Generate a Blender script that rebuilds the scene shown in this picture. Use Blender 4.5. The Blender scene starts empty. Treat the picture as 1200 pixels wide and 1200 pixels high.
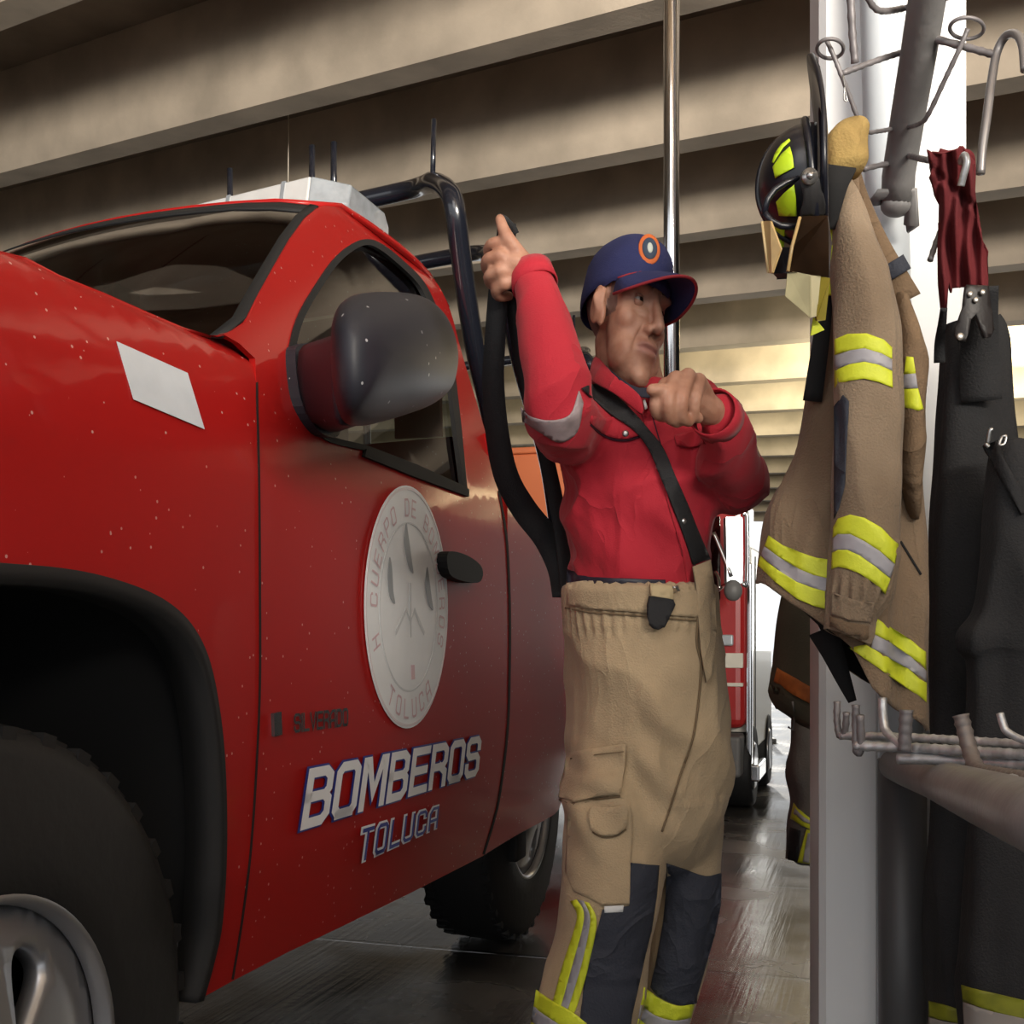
import bpy, bmesh, math, random
from mathutils import Vector, Matrix, noise
from mathutils.bvhtree import BVHTree
from mathutils.geometry import delaunay_2d_cdt
random.seed(7)
SC = bpy.context.scene
COL = SC.collection
F, CX, HY, H = 1400.0, 600.0, 735.0, 1.0          # camera: focal (px), principal column, horizon row, height (m)
CAM = Vector((0, 0, H))

def at(px, py, Y):
    return Vector(((px - CX) / F * Y, Y, H + (HY - py) / F * Y))
def ray(px, py):
    return Vector(((px - CX) / F, 1.0, (HY - py) / F))

# ------------------------------------------------------------------ materials
MATS = {}
def mat(name, col, rough=0.6, metal=0.0, spec=0.5, var=0.0, vscale=6.0, bump=0.0, bscale=60.0, coat=0.0,
        emit=None, estr=0.0, alpha=1.0, col2=None, stretch=None, detail=6.0, sheen=0.0, crease=None):
    if name in MATS: return MATS[name]
    m = bpy.data.materials.new(name); m.use_nodes = True
    nt = m.node_tree; N = nt.nodes; L = nt.links
    b = N['Principled BSDF']
    b.inputs['Base Color'].default_value = (*col, 1)
    b.inputs['Roughness'].default_value = rough
    b.inputs['Metallic'].default_value = metal
    b.inputs['Specular IOR Level'].default_value = spec
    b.inputs['Coat Weight'].default_value = coat
    b.inputs['Coat Roughness'].default_value = 0.04
    b.inputs['Sheen Weight'].default_value = sheen
    b.inputs['Alpha'].default_value = alpha
    if emit:
        b.inputs['Emission Color'].default_value = (*emit, 1); b.inputs['Emission Strength'].default_value = estr
    tc = N.new('ShaderNodeTexCoord'); src = tc.outputs['Object']
    if stretch:
        mp = N.new('ShaderNodeMapping'); mp.inputs['Scale'].default_value = stretch
        L.new(src, mp.inputs['Vector']); src = mp.outputs['Vector']
    if var > 0 or col2:
        t = N.new('ShaderNodeTexNoise'); t.inputs['Scale'].default_value = vscale; t.inputs['Detail'].default_value = detail
        L.new(src, t.inputs['Vector'])
        r = N.new('ShaderNodeValToRGB')
        c2 = col2 if col2 else tuple(c * (1 - var) for c in col)
        r.color_ramp.elements[0].position = 0.35; r.color_ramp.elements[1].position = 0.65
        r.color_ramp.elements[0].color = (*c2, 1)
        r.color_ramp.elements[1].color = (*(tuple(min(1, c * (1 + var * .5)) for c in col) if not col2 else col), 1)
        L.new(t.outputs['Fac'], r.inputs['Fac']); L.new(r.outputs['Color'], b.inputs['Base Color'])
    if bump > 0:
        t = N.new('ShaderNodeTexNoise'); t.inputs['Scale'].default_value = bscale; t.inputs['Detail'].default_value = 4
        L.new(src, t.inputs['Vector'])
        bp = N.new('ShaderNodeBump'); bp.inputs['Strength'].default_value = bump; bp.inputs['Distance'].default_value = 0.01
        L.new(t.outputs['Fac'], bp.inputs['Height']); L.new(bp.outputs['Normal'], b.inputs['Normal'])
    if crease:   # broad cloth creases: (scale, strength, stretch)
        cs, ck, cst = crease
        mp = N.new('ShaderNodeMapping'); mp.inputs['Scale'].default_value = cst; L.new(tc.outputs['Object'], mp.inputs['Vector'])
        t1 = N.new('ShaderNodeTexNoise'); t1.inputs['Scale'].default_value = cs; t1.inputs['Detail'].default_value = 3; t1.inputs['Distortion'].default_value = 1.2
        L.new(mp.outputs['Vector'], t1.inputs['Vector'])
        ab = N.new('ShaderNodeMath'); ab.operation = 'SUBTRACT'; ab.inputs[1].default_value = .5; L.new(t1.outputs['Fac'], ab.inputs[0])
        ab2 = N.new('ShaderNodeMath'); ab2.operation = 'ABSOLUTE'; L.new(ab.outputs[0], ab2.inputs[0])
        pw = N.new('ShaderNodeMath'); pw.operation = 'POWER'; pw.inputs[1].default_value = .6; L.new(ab2.outputs[0], pw.inputs[0])
        b2 = N.new('ShaderNodeBump'); b2.inputs['Strength'].default_value = ck; b2.inputs['Distance'].default_value = 0.03; b2.invert = True
        L.new(pw.outputs[0], b2.inputs['Height'])
        if b.inputs['Normal'].is_linked: L.new(b.inputs['Normal'].links[0].from_socket, b2.inputs['Normal'])
        L.new(b2.outputs['Normal'], b.inputs['Normal'])
    MATS[name] = m
    return m

# ------------------------------------------------------------------ object helpers
RM = {}
def tag(o, label=None, cat=None, group=None, kind=None):
    if label: o['label'] = label
    if cat: o['category'] = cat
    if group: o['group'] = group
    if kind: o['kind'] = kind
    return o
def thing(name, label, cat, loc=(0, 0, 0), rotz=0.0, group=None):
    o = bpy.data.objects.new(name, None); COL.objects.link(o)
    o.location = loc; o.rotation_euler = (0, 0, rotz); o.empty_display_size = 0.1
    RM[o.name] = (Matrix.Translation(Vector(loc)) @ Matrix.Rotation(rotz, 4, 'Z'))
    return tag(o, label, cat, group)
def link(name, me, parent=None, world=True):
    """mesh in world coordinates -> object under parent (parts share their thing's frame)"""
    o = bpy.data.objects.new(name, me); COL.objects.link(o)
    if parent is not None:
        o.parent = parent
        M = RM[parent.name]
        if world: me.transform(M.inverted())
        RM[o.name] = M
    else:
        RM[o.name] = Matrix.Identity(4)
    return o
def setmat(me, m):
    if m is None: return
    for x in (m if isinstance(m, (list, tuple)) else [m]): me.materials.append(x)
def mk(name, verts, faces, m, parent=None, smooth=True, world=True, solid=0.0, offset=-1.0, bevel=0.0, sub=0, angle=None):
    me = bpy.data.meshes.new(name); me.from_pydata([tuple(v) for v in verts], [], faces); me.update()
    setmat(me, m)
    for p in me.polygons: p.use_smooth = smooth
    o = link(name, me, parent, world)
    if solid:
        s = o.modifiers.new('solid', 'SOLIDIFY'); s.thickness = solid; s.offset = offset
    if bevel:
        s = o.modifiers.new('bevel', 'BEVEL'); s.width = bevel; s.segments = 3; s.limit_method = 'ANGLE'; s.angle_limit = math.radians(35)
    if sub:
        s = o.modifiers.new('sub', 'SUBSURF'); s.levels = sub; s.render_levels = sub
    if angle and smooth:
        me.set_sharp_from_angle(angle=math.radians(angle))
    return o
class MB:
    """collects shapes that belong to ONE part"""
    def __init__(s): s.v = []; s.f = []
    def add(s, v, f):
        n = len(s.v); s.v += [Vector(x) for x in v]; s.f += [tuple(i + n for i in q) for q in f]; return s
    def box(s, c, size, R=None):
        c = Vector(c); h = Vector(size) / 2
        v = [Vector((x * h.x, y * h.y, z * h.z)) for x in (-1, 1) for y in (-1, 1) for z in (-1, 1)]
        if R is not None: v = [R @ x for x in v]
        return s.add([c + x for x in v], [(0, 1, 3, 2), (4, 6, 7, 5), (0, 4, 5, 1), (2, 3, 7, 6), (0, 2, 6, 4), (1, 5, 7, 3)])
    def tube(s, path, rad, seg=12, caps=True, closed=False, flat=1.0, up=None):
        v, f = tube_geo(path, rad, seg, caps, closed, flat, up); return s.add(v, f)
    def loft(s, rings, caps=True, closed=True):
        v, f = loft_geo(rings, caps, closed); return s.add(v, f)
    def ell(s, c, r, R=None, n=16, m=10):
        c = Vector(c); v = [Vector((0, 0, r[2]))]; f = []
        for i in range(1, m):
            t = math.pi * i / m
            for j in range(n):
                a = 2 * math.pi * j / n
                v.append(Vector((r[0] * math.sin(t) * math.cos(a), r[1] * math.sin(t) * math.sin(a), r[2] * math.cos(t))))
        v.append(Vector((0, 0, -r[2])))
        for j in range(n): f.append((0, 1 + j, 1 + (j + 1) % n))
        for i in range(m - 2):
            for j in range(n):
                a = 1 + i * n + j; b = 1 + i * n + (j + 1) % n
                f.append((a, a + n, b + n, b))
        e = len(v) - 1; q = 1 + (m - 2) * n
        for j in range(n): f.append((e, q + (j + 1) % n, q + j))
        if R is not None: v = [R @ x for x in v]
        return s.add([c + x for x in v], f)
    def xf(s, M): s.v = [M @ x for x in s.v]; return s
    def build(s, name, m, parent=None, **k): return mk(name, s.v, s.f, m, parent, **k)
def frames(path, closed=False, up=None):
    P = [Vector(p) for p in path]; n = len(P); T = []
    for i in range(n):
        if closed: t = P[(i + 1) % n] - P[i - 1]
        else: t = P[min(i + 1, n - 1)] - P[max(i - 1, 0)]
        T.append(t.normalized())
    a = Vector(up) if up else (Vector((0, 0, 1)) if abs(T[0].z) < .9 else Vector((0, 1, 0)))
    u = (a - T[0] * a.dot(T[0])).normalized(); U = [u]
    for i in range(1, n):
        u = U[-1] - T[i] * U[-1].dot(T[i]); U.append(u.normalized())
    return P, T, U
def tube_geo(path, rad, seg=12, caps=True, closed=False, flat=1.0, up=None):
    P, T, U = frames(path, closed, up); n = len(P); v = []; f = []
    for i in range(n):
        r = rad[i] if isinstance(rad, (list, tuple)) else rad
        w = T[i].cross(U[i])
        for j in range(seg):
            a = 2 * math.pi * j / seg
            v.append(P[i] + U[i] * (r * math.cos(a)) + w * (r * flat * math.sin(a)))
    for i in range(n if closed else n - 1):
        k = (i + 1) % n
        for j in range(seg):
            f.append((i * seg + j, i * seg + (j + 1) % seg, k * seg + (j + 1) % seg, k * seg + j))
    if caps and not closed:
        f.append(tuple(range(seg - 1, -1, -1))); f.append(tuple((n - 1) * seg + j for j in range(seg)))
    return v, f
def loft_geo(rings, caps=True, closed=True):
    n = len(rings[0]); v = [Vector(p) for r in rings for p in r]; f = []
    for i in range(len(rings) - 1):
        for j in range(n if closed else n - 1):
            a = i * n + j; b = i * n + (j + 1) % n
            f.append((a, b, b + n, a + n))
    if caps and closed:
        f.append(tuple(range(n - 1, -1, -1))); f.append(tuple((len(rings) - 1) * n + j for j in range(n)))
    return v, f
def cr(pts, n=8, closed=False):
    """Catmull-Rom through points (any dimension given as tuples/Vectors)"""
    P = [Vector(p) for p in pts]; m = len(P); out = []
    rng = range(m if closed else m - 1)
    for i in rng:
        p1 = P[i]; p2 = P[(i + 1) % m]
        p0 = P[i - 1] if (closed or i > 0) else p1 * 2 - p2
        p3 = P[(i + 2) % m] if (closed or i + 2 < m) else p2 * 2 - p1
        for k in range(n):
            t = k / n
            out.append(0.5 * ((2 * p1) + (p2 - p0) * t + (2 * p0 - 5 * p1 + 4 * p2 - p3) * t * t + (3 * p1 - p0 - 3 * p2 + p3) * t ** 3))
    if not closed: out.append(P[-1].copy())
    return out
def lerp1(xs, ys, x):
    if x <= xs[0]: return ys[0]
    for i in range(len(xs) - 1):
        if x <= xs[i + 1]:
            t = (x - xs[i]) / (xs[i + 1] - xs[i]); return ys[i] + (ys[i + 1] - ys[i]) * t
    return ys[-1]
def panel2d(outline, holes=(), step=None):
    """triangulates an outline with holes; returns 2-D points and faces"""
    pts = []; fs = []
    for loop in [outline] + list(holes):
        n = len(pts); pts += [Vector((p[0], p[1])) for p in loop]; fs.append(list(range(n, len(pts))))
    if step:
        xs = [p.x for p in pts]; ys = [p.y for p in pts]
        sx, sy = step if isinstance(step, tuple) else (step, step)
        x = min(xs) + sx * .5; i = 0
        while x < max(xs):
            y = min(ys) + sy * (.5 if i % 2 else .25)
            while y < max(ys):
                pts.append(Vector((x, y))); y += sy
            x += sx; i += 1
    r = delaunay_2d_cdt(pts, [], fs, 1, 1e-7)
    V = r[0]; Fs = r[2]
    if holes:
        def inside(c, loop):
            k = False; n = len(loop)
            for i in range(n):
                a = loop[i]; b = loop[i - 1]
                if (a[1] > c[1]) != (b[1] > c[1]) and c[0] < (b[0] - a[0]) * (c[1] - a[1]) / (b[1] - a[1]) + a[0]: k = not k
            return k
        Fs = [q for q in Fs if not any(inside(sum((V[i] for i in q), Vector((0, 0))) / len(q), h) for h in holes)]
        us = sorted({i for q in Fs for i in q}); mp = {i: k for k, i in enumerate(us)}
        V = [V[i] for i in us]; Fs = [tuple(mp[i] for i in q) for q in Fs]
    return V, Fs
def merged(mb, voxel, smooth=6, lam=0.5, name='tmp'):
    """union of closed lofts -> one continuous skin (bmesh-free voxel remesh)"""
    me = bpy.data.meshes.new(name); me.from_pydata([tuple(x) for x in mb.v], [], mb.f); me.update()
    o = bpy.data.objects.new(name, me); COL.objects.link(o)
    r = o.modifiers.new('r', 'REMESH'); r.mode = 'VOXEL'; r.voxel_size = voxel
    if smooth:
        s = o.modifiers.new('s', 'SMOOTH'); s.factor = lam; s.iterations = smooth
    dg = bpy.context.evaluated_depsgraph_get()
    out = bpy.data.meshes.new_from_object(o.evaluated_get(dg))
    bpy.data.objects.remove(o); bpy.data.meshes.remove(me)
    return out
def bvh_of(mes):
    v = []; f = []
    for me in (mes if isinstance(mes, (list, tuple)) else [mes]):
        n = len(v); v += [x.co.copy() for x in me.vertices]; f += [tuple(i + n for i in p.vertices) for p in me.polygons]
    return BVHTree.FromPolygons(v, f)
def drape(bvh, outline, step=6.0, lift=0.003, holes=(), fallback=None, maxjump=None):
    """a cloth patch / sticker lying on a surface: outline given where it is seen, laid onto the surface and lifted a little"""
    P, Fc = panel2d(outline, holes, step)
    out = []; miss = []
    for i, p in enumerate(P):
        d = ray(p.x, p.y).normalized()
        h = bvh.ray_cast(CAM, d)
        if h[0] is None:
            out.append(None); miss.append(i)
        else: out.append(h[0] - d * lift)
    good = [i for i, o in enumerate(out) if o is not None]
    if not good:
        out = [bvh.find_nearest(at(p.x, p.y, 1.7))[0] - ray(p.x, p.y).normalized() * lift for p in P]; return out, Fc
    for i in miss:
        j = min(good, key=lambda k: (P[k] - P[i]).length)
        Y = out[j].y + 0.004
        out[i] = at(P[i].x, P[i].y, Y)
    if maxjump:
        ys = sorted(o.y for o in out); med = ys[len(ys) // 2]
        for i, o in enumerate(out):
            if o.y > med + maxjump: out[i] = at(P[i].x, P[i].y, med + maxjump)
    return out, Fc
def strip(a, b):
    """outline polygon between two polylines (pixel points)"""
    return list(a) + list(reversed(b))
def thick(poly, w):
    """polygon around a polyline (2-D)"""
    P = [Vector(p) for p in poly]; A = []; B = []
    for i, p in enumerate(P):
        t = (P[min(i + 1, len(P) - 1)] - P[max(i - 1, 0)]).normalized(); n = Vector((-t.y, t.x)) * (w / 2)
        A.append(p + n); B.append(p - n)
    return A + B[::-1]
def patch(name, bvh, outline, m, parent, step=6.0, lift=0.003, th=0.0015, holes=(), maxjump=None, smooth=True):
    v, f = drape(bvh, outline, step, lift, holes, maxjump=maxjump)
    # faces towards the camera
    if f:
        a, b, c = (v[i] for i in f[len(f) // 2][:3])
        if (b - a).cross(c - a).dot(CAM - a) < 0: f = [tuple(reversed(q)) for q in f]
    return mk(name, v, f, m, parent, solid=th, offset=-1.0, smooth=smooth)
# ------------------------------------------------------------------ camera, light
cam = bpy.data.cameras.new('camera'); co = bpy.data.objects.new('camera', cam); COL.objects.link(co)
co.location = CAM; co.rotation_euler = (math.radians(90), 0, 0)
cam.sensor_width = 36; cam.lens = 36 * F / 1200; cam.shift_y = (HY - 600) / 1200; cam.clip_start = 0.02
SC.camera = co
SC.view_settings.view_transform = 'Standard'; SC.view_settings.look = 'None'; SC.view_settings.gamma = 1; SC.view_settings.exposure = 0.1
w = bpy.data.worlds.new('world'); SC.world = w; w.use_nodes = True
bg = w.node_tree.nodes['Background']
bg.inputs['Color'].default_value = (0.97, 0.99, 1.0, 1); bg.inputs['Strength'].default_value = 1.05
def area(name, loc, target, size, power, col=(1, 1, 1), sy=None):
    l = bpy.data.lights.new(name, 'AREA'); l.energy = power; l.color = col; l.size = size
    if sy: l.shape = 'RECTANGLE'; l.size_y = sy
    o = bpy.data.objects.new(name, l); COL.objects.link(o); o.location = loc
    o.rotation_euler = (Vector(target) - Vector(loc)).to_track_quat('-Z', 'Y').to_euler()
    return o
area('bay_light', (-0.5, -0.7, 3.4), (0.35, 2.3, 1.3), 1.6, 22, (1.0, 0.97, 0.94))
up = area('ceiling_fill', (2.6, -3.2, 2.9), (-1.0, 6.0, 6.9), 3.0, 440, (1.0, 0.92, 0.80), 1.2); up.data.spread = math.radians(84)  # added fill behind the camera to brighten the beams, not a fitting
up = area('far_beam_fill', (4.6, 10.5, 3.0), (2.0, 21.0, 5.0), 2.0, 160, (1.0, 0.91, 0.62), 1.0); up.data.spread = math.radians(100)  # added warm fill that brightens the far beams, no real fitting
area('far_truck_fill', (4.3, 12.6, 1.9), (1.2, 7.0, 0.4), 1.4, 40, (1.0, 0.98, 0.92), 2.4)  # added fill inside the bay for the far truck and floor

sl_ = bpy.data.lights.new('low_sun', 'SUN'); sl_.energy = 5.0; sl_.color = (1.0, .96, .88); sl_.angle = math.radians(1.5)
so_ = bpy.data.objects.new('low_sun', sl_); COL.objects.link(so_); so_.location = (3, 40, 8)
so_.rotation_euler = Vector((-.12, -1, -.172)).to_track_quat('-Z', 'Y').to_euler()
# ------------------------------------------------------------------ directions of the place
TH = math.atan2(1.0, 0.307)                        # the trucks' long axis
D = Vector((math.cos(TH), math.sin(TH), 0)); NL = Vector((-D.y, D.x, 0))

# ------------------------------------------------------------------ floor
m = mat('floor_concrete', (0.075, 0.072, 0.068), rough=0.34, spec=0.8)
nt = m.node_tree; N = nt.nodes; L = nt.links; b = N['Principled BSDF']
tc = N.new('ShaderNodeTexCoord'); mp = N.new('ShaderNodeMapping'); mp.vector_type = 'TEXTURE'; mp.inputs['Rotation'].default_value = (0, 0, TH)
L.new(tc.outputs['Object'], mp.inputs['Vector'])
st = N.new('ShaderNodeMapping'); st.inputs['Scale'].default_value = (1.2, 38, 1); L.new(mp.outputs['Vector'], st.inputs['Vector'])
n1 = N.new('ShaderNodeTexNoise'); n1.inputs['Scale'].default_value = 1.6; n1.inputs['Detail'].default_value = 5; L.new(st.outputs['Vector'], n1.inputs['Vector'])
n2 = N.new('ShaderNodeTexNoise'); n2.inputs['Scale'].default_value = 2.3; n2.inputs['Detail'].default_value = 8; L.new(mp.outputs['Vector'], n2.inputs['Vector'])
n3 = N.new('ShaderNodeTexNoise'); n3.inputs['Scale'].default_value = 34; n3.inputs['Detail'].default_value = 6; L.new(mp.outputs['Vector'], n3.inputs['Vector'])
# slab joints
br = N.new('ShaderNodeTexBrick'); br.offset = 0; br.inputs['Scale'].default_value = 1; br.inputs['Brick Width'].default_value = 1.22
br.inputs['Row Height'].default_value = 2.6; br.inputs['Mortar Size'].default_value = 0.012; br.inputs['Mortar Smooth'].default_value = 0.3
br.inputs['Color1'].default_value = (1, 1, 1, 1); br.inputs['Color2'].default_value = (1, 1, 1, 1); br.inputs['Mortar'].default_value = (0.12, 0.12, 0.12, 1)
bm_ = N.new('ShaderNodeMapping'); bm_.inputs['Location'].default_value = (0.17, 0.55, 0); L.new(mp.outputs['Vector'], bm_.inputs['Vector']); L.new(bm_.outputs['Vector'], br.inputs['Vector'])
rp = N.new('ShaderNodeValToRGB'); rp.color_ramp.elements[0].color = (0.03, 0.029, 0.028, 1); rp.color_ramp.elements[1].color = (0.16, 0.15, 0.14, 1)
rp.color_ramp.elements[0].position = .3; rp.color_ramp.elements[1].position = .75
L.new(n2.outputs['Fac'], rp.inputs['Fac'])
mx = N.new('ShaderNodeMixRGB'); mx.blend_type = 'MULTIPLY'; mx.inputs['Fac'].default_value = 1; L.new(rp.outputs['Color'], mx.inputs['Color1']); L.new(br.outputs['Color'], mx.inputs['Color2'])
L.new(mx.outputs['Color'], b.inputs['Base Color'])
rr = N.new('ShaderNodeMapRange'); rr.inputs['From Min'].default_value = .3; rr.inputs['From Max'].default_value = .7; rr.inputs['To Min'].default_value = .10; rr.inputs['To Max'].default_value = .34
L.new(n2.outputs['Fac'], rr.inputs['Value']); L.new(rr.outputs['Result'], b.inputs['Roughness'])
ad = N.new('ShaderNodeMath'); ad.operation = 'MULTIPLY_ADD'; ad.inputs[1].default_value = .5; L.new(n3.outputs['Fac'], ad.inputs[0]); L.new(n1.outputs['Fac'], ad.inputs[2])
a2 = N.new('ShaderNodeMath'); a2.operation = 'MULTIPLY_ADD'; a2.inputs[1].default_value = 1.5; L.new(br.outputs['Color'], a2.inputs[0]); L.new(ad.outputs[0], a2.inputs[2])
bp = N.new('ShaderNodeBump'); bp.inputs['Strength'].default_value = 0.3; bp.inputs['Distance'].default_value = 0.003; L.new(a2.outputs[0], bp.inputs['Height']); L.new(bp.outputs['Normal'], b.inputs['Normal'])
fl = MB().box((2, 14, -0.1), (44, 40, 0.2)).build('floor', m, smooth=False); fl['kind'] = 'structure'

# ------------------------------------------------------------------ ceiling: slab on tapered concrete beams
ZC, CA, CB = 4.2, -0.0782, -0.0209
def cz(x, y): return ZC + CA * x + CB * y
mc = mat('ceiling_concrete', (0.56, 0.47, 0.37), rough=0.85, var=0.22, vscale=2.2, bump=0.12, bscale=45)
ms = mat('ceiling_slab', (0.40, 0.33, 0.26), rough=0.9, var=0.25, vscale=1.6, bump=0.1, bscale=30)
E = Vector((-1.5, 1, 0)).normalized(); EP = Vector((1, 1.5, 0)).normalized()
cx0 = []
for sx, sy in ((-24, -3.5), (16, -3.5), (16, 27), (-24, 27)):
    cx0.append(Vector((sx, sy, cz(sx, sy) + 0.68)))
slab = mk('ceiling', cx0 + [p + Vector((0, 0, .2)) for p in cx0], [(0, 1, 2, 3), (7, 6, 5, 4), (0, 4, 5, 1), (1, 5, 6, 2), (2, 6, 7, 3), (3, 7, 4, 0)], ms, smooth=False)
slab['kind'] = 'structure'
def beam(c):
    prof = [(-.17, .72), (-.135, .10), (-.115, .035), (-.10, .0), (.10, 0), (.115, .035), (.135, .10), (.17, .72)]   # across, height above soffit
    rings = []
    for t in [-17 + i * 1.0 for i in range(44)]:
        base = Vector((0, c, 0)) + E * t
        r = []
        for (a, h) in prof:
            q = base + EP * a
            r.append(Vector((q.x, q.y, cz(base.x, base.y) + h)))
        rings.append(r)
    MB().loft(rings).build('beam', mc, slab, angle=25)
for k in range(-9, 13): beam(8.07 + 1.74 * k)
# joints of the deck planks
mj = mat('joint_dark', (0.10, 0.085, 0.07), rough=0.9)
jb = MB()
for k in range(-3, 6):
    for t in [-6 + i * 1.3 + 0.4 * (k % 2) for i in range(14)]:
        q = Vector((0, 8.07 + 1.74 * k + .87, 0)) + E * t
        jb.box((q.x, q.y, cz(q.x, q.y) + .677), (.02, 1.2, .012), Matrix.Rotation(math.atan2(EP.y, EP.x) - math.pi / 2, 3, 'Z'))
jb.build('plank_joint', mj, slab, smooth=False)
# unseen side walls, added to block light and keep truck reflections dark
mw = mat('wall_plaster', (0.36, 0.31, 0.26), rough=0.9, var=0.15, vscale=1.2)
mwd = mat('wall_reflection_dark', (0.03, 0.026, 0.024), rough=0.9, var=0.2, vscale=1.2)  # near black so the red truck's side reflects little light
def wall(name, a, b_, z1, th=0.2, z0=0.0, mw=mw):
    a = Vector(a); b_ = Vector(b_); d = (b_ - a); n = Vector((-d.y, d.x, 0)).normalized() * th
    v = [a, b_, b_ + n, a + n]; v = [Vector((p.x, p.y, z0)) for p in v] + [Vector((p.x, p.y, cz(p.x, p.y) + z1)) for p in v]
    o = mk(name, v, [(3, 2, 1, 0), (4, 5, 6, 7), (0, 1, 5, 4), (1, 2, 6, 5), (2, 3, 7, 6), (3, 0, 4, 7)], mw, smooth=False); o['kind'] = 'structure'
wall('wall_left_light_block', (-16, -3.2, 0), (-16 + 27 * .307, -3.2 + 27, 0), .68)
wall('wall_right_light_block', (9.6, 22.0, 0), (6.6, -3.2, 0), .68, mw=mwd)
# thin wire hanging from the deck
o = MB().tube([at(338, 128, 8.2), at(338, 165, 8.2), at(337.5, 235, 8.2)], 0.004, 6).build('hanging_wire', mat('wire_pale', (0.75, 0.68, 0.55), rough=0.5))
tag(o, 'thin pale wire hanging down from the concrete ceiling above the light bar', 'wire')

# ------------------------------------------------------------------ pillar
mp_ = mat('pillar_white', (0.70, 0.71, 0.73), rough=0.55, var=0.06, vscale=3, stretch=(1, 1, .2), bump=0.05, bscale=20)
pa = Vector((0.553, 2.15, 0)); fx = Vector((1, -.19, 0)).normalized(); fy = Vector((.19, 1, 0)).normalized()
PW, PD = 0.253, 0.3
c = .012
prof = [(c, 0), (.098, 0), (.102, .006), (.108, .006), (.112, 0), (PW - c, 0), (PW, c), (PW, PD - c), (PW - c, PD), (c, PD), (0, PD - c), (0, c)]
top = 4.4
rings = [[pa + fx * a + fy * b_ + Vector((0, 0, z)) for a, b_ in prof] for z in (0, 1.2, 2.4, top)]
pil = MB().loft(rings).build('pillar', mp_, None, smooth=False)
tag(pil, 'white square pillar standing behind the hanging fire gear', 'pillar')
md = mat('pipe_greyblue', (0.50, 0.54, 0.58), rough=0.45, spec=.4, bump=.05, bscale=30)
mdk = mat('pipe_darkgrey', (0.075, 0.075, 0.08), rough=0.45, bump=.08, bscale=30)
pr = thing('downpipe', 'grey round downpipe fixed to the front of the white pillar', 'pipe', (at(1062, 1435, 2.07).x, 2.07, 0))
p0 = at(1059, 1500, 2.07); p0.z = 0.0; p1 = at(1057, 890, 2.07); p2 = at(1034, 40, 2.07); p3 = p2 + (p2 - p1) * 1.6
p3.z = min(p3.z, 4.2)
MB().tube([p0, p1], .041, 20).build('lower_pipe', mdk, pr)
MB().tube([p1, p2, p3], .036, 20).build('upper_pipe', md, pr)

# ------------------------------------------------------------------ chrome pole behind the man
mch = mat('chrome', (0.75, 0.76, 0.78), rough=0.12, metal=1.0)
pc = at(787, 400, 2.75)
pol = MB().tube([Vector((pc.x, pc.y, 0)), Vector((pc.x, pc.y, 2)), Vector((pc.x, pc.y, cz(pc.x, pc.y) + .6))], .0185, 24).build('sliding_pole', mch)
tag(pol, 'shiny chrome sliding pole rising behind the man in the cap', 'pole')
# ------------------------------------------------------------------ the red pickup, in its own frame: u to the rear, w across, z up
Y0 = 1.39
O = Vector((-1.028 + .307 * Y0, Y0, 0))
TK = thing('pickup_truck', 'red fire service pickup truck with white round emblem on its door', 'truck', O, TH)
TKM = RM[TK.name]; TKI = TKM.inverted()
WID = 1.72
def Wp(z, cab=False):
    """how far the side leans in at height z"""
    if cab:
        return lerp1([0, .42, .6, 1.26, 1.36, 1.46, 1.80, 1.95, 2.0, 2.03, 2.05, 2.06], [.05, .02, 0, 0, .018, .05, .15, .205, .24, .29, .36, 1.5], z)
    return lerp1([0, .42, .6, 1.25, 1.30, 1.36, 1.42, 1.46, 1.485, 1.50, 1.507, 1.52], [.05, .02, 0, 0, .006, .018, .038, .056, .09, .135, .19, 1.5], z)
def Wc(z, cab=False): return min(Wp(z, cab), .36 if cab else .22)
def shear(q): return Vector((q.x + .24 * max(0, q.y - .32), q.y, q.z))   # the cab's cross lines run slightly rearwards to the far side
CL = TKI @ CAM
def tp(px, py, w):
    d = TKI.to_3x3() @ ray(px, py); t = (w - CL.y) / d.y
    return CL + d * t
def ts(px, py, cab=False, off=0.0):
    prev = None; best = None
    for i in range(260):
        w = -.06 + .002 * i; q = tp(px, py, w); f = Wp(q.z, cab) + off - w
        if best is None or abs(f) < best[0]: best = (abs(f), q)
        if prev is not None and prev[0] > 0 >= f:
            t = prev[0] / (prev[0] - f); return tp(px, py, prev[1] + (w - prev[1]) * t)
        prev = (f, w)
    return best[1]
def side_panel(name, pxo, m, parent=TK, cab=False, off=0.0, holes=(), step=.05, solid=.012, smooth=True, mapf=None):
    f2 = lambda p: (lambda q: (q.x, q.z))(ts(p[0], p[1], cab, off))
    P, Fc = panel2d([f2(p) for p in pxo], [[f2(p) for p in h] for h in holes], step)
    v = [Vector((p.x, Wc(p.y, cab) + off, p.y)) for p in P]
    def sn(z):
        g = (Wc(z + .012, cab) - Wc(z - .012, cab)) / .024
        return Vector((0, -1, min(g, 6.0))).normalized()
    return shell(name, v, Fc, [sn(p.y) for p in P], solid, m, parent, smooth)
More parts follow.
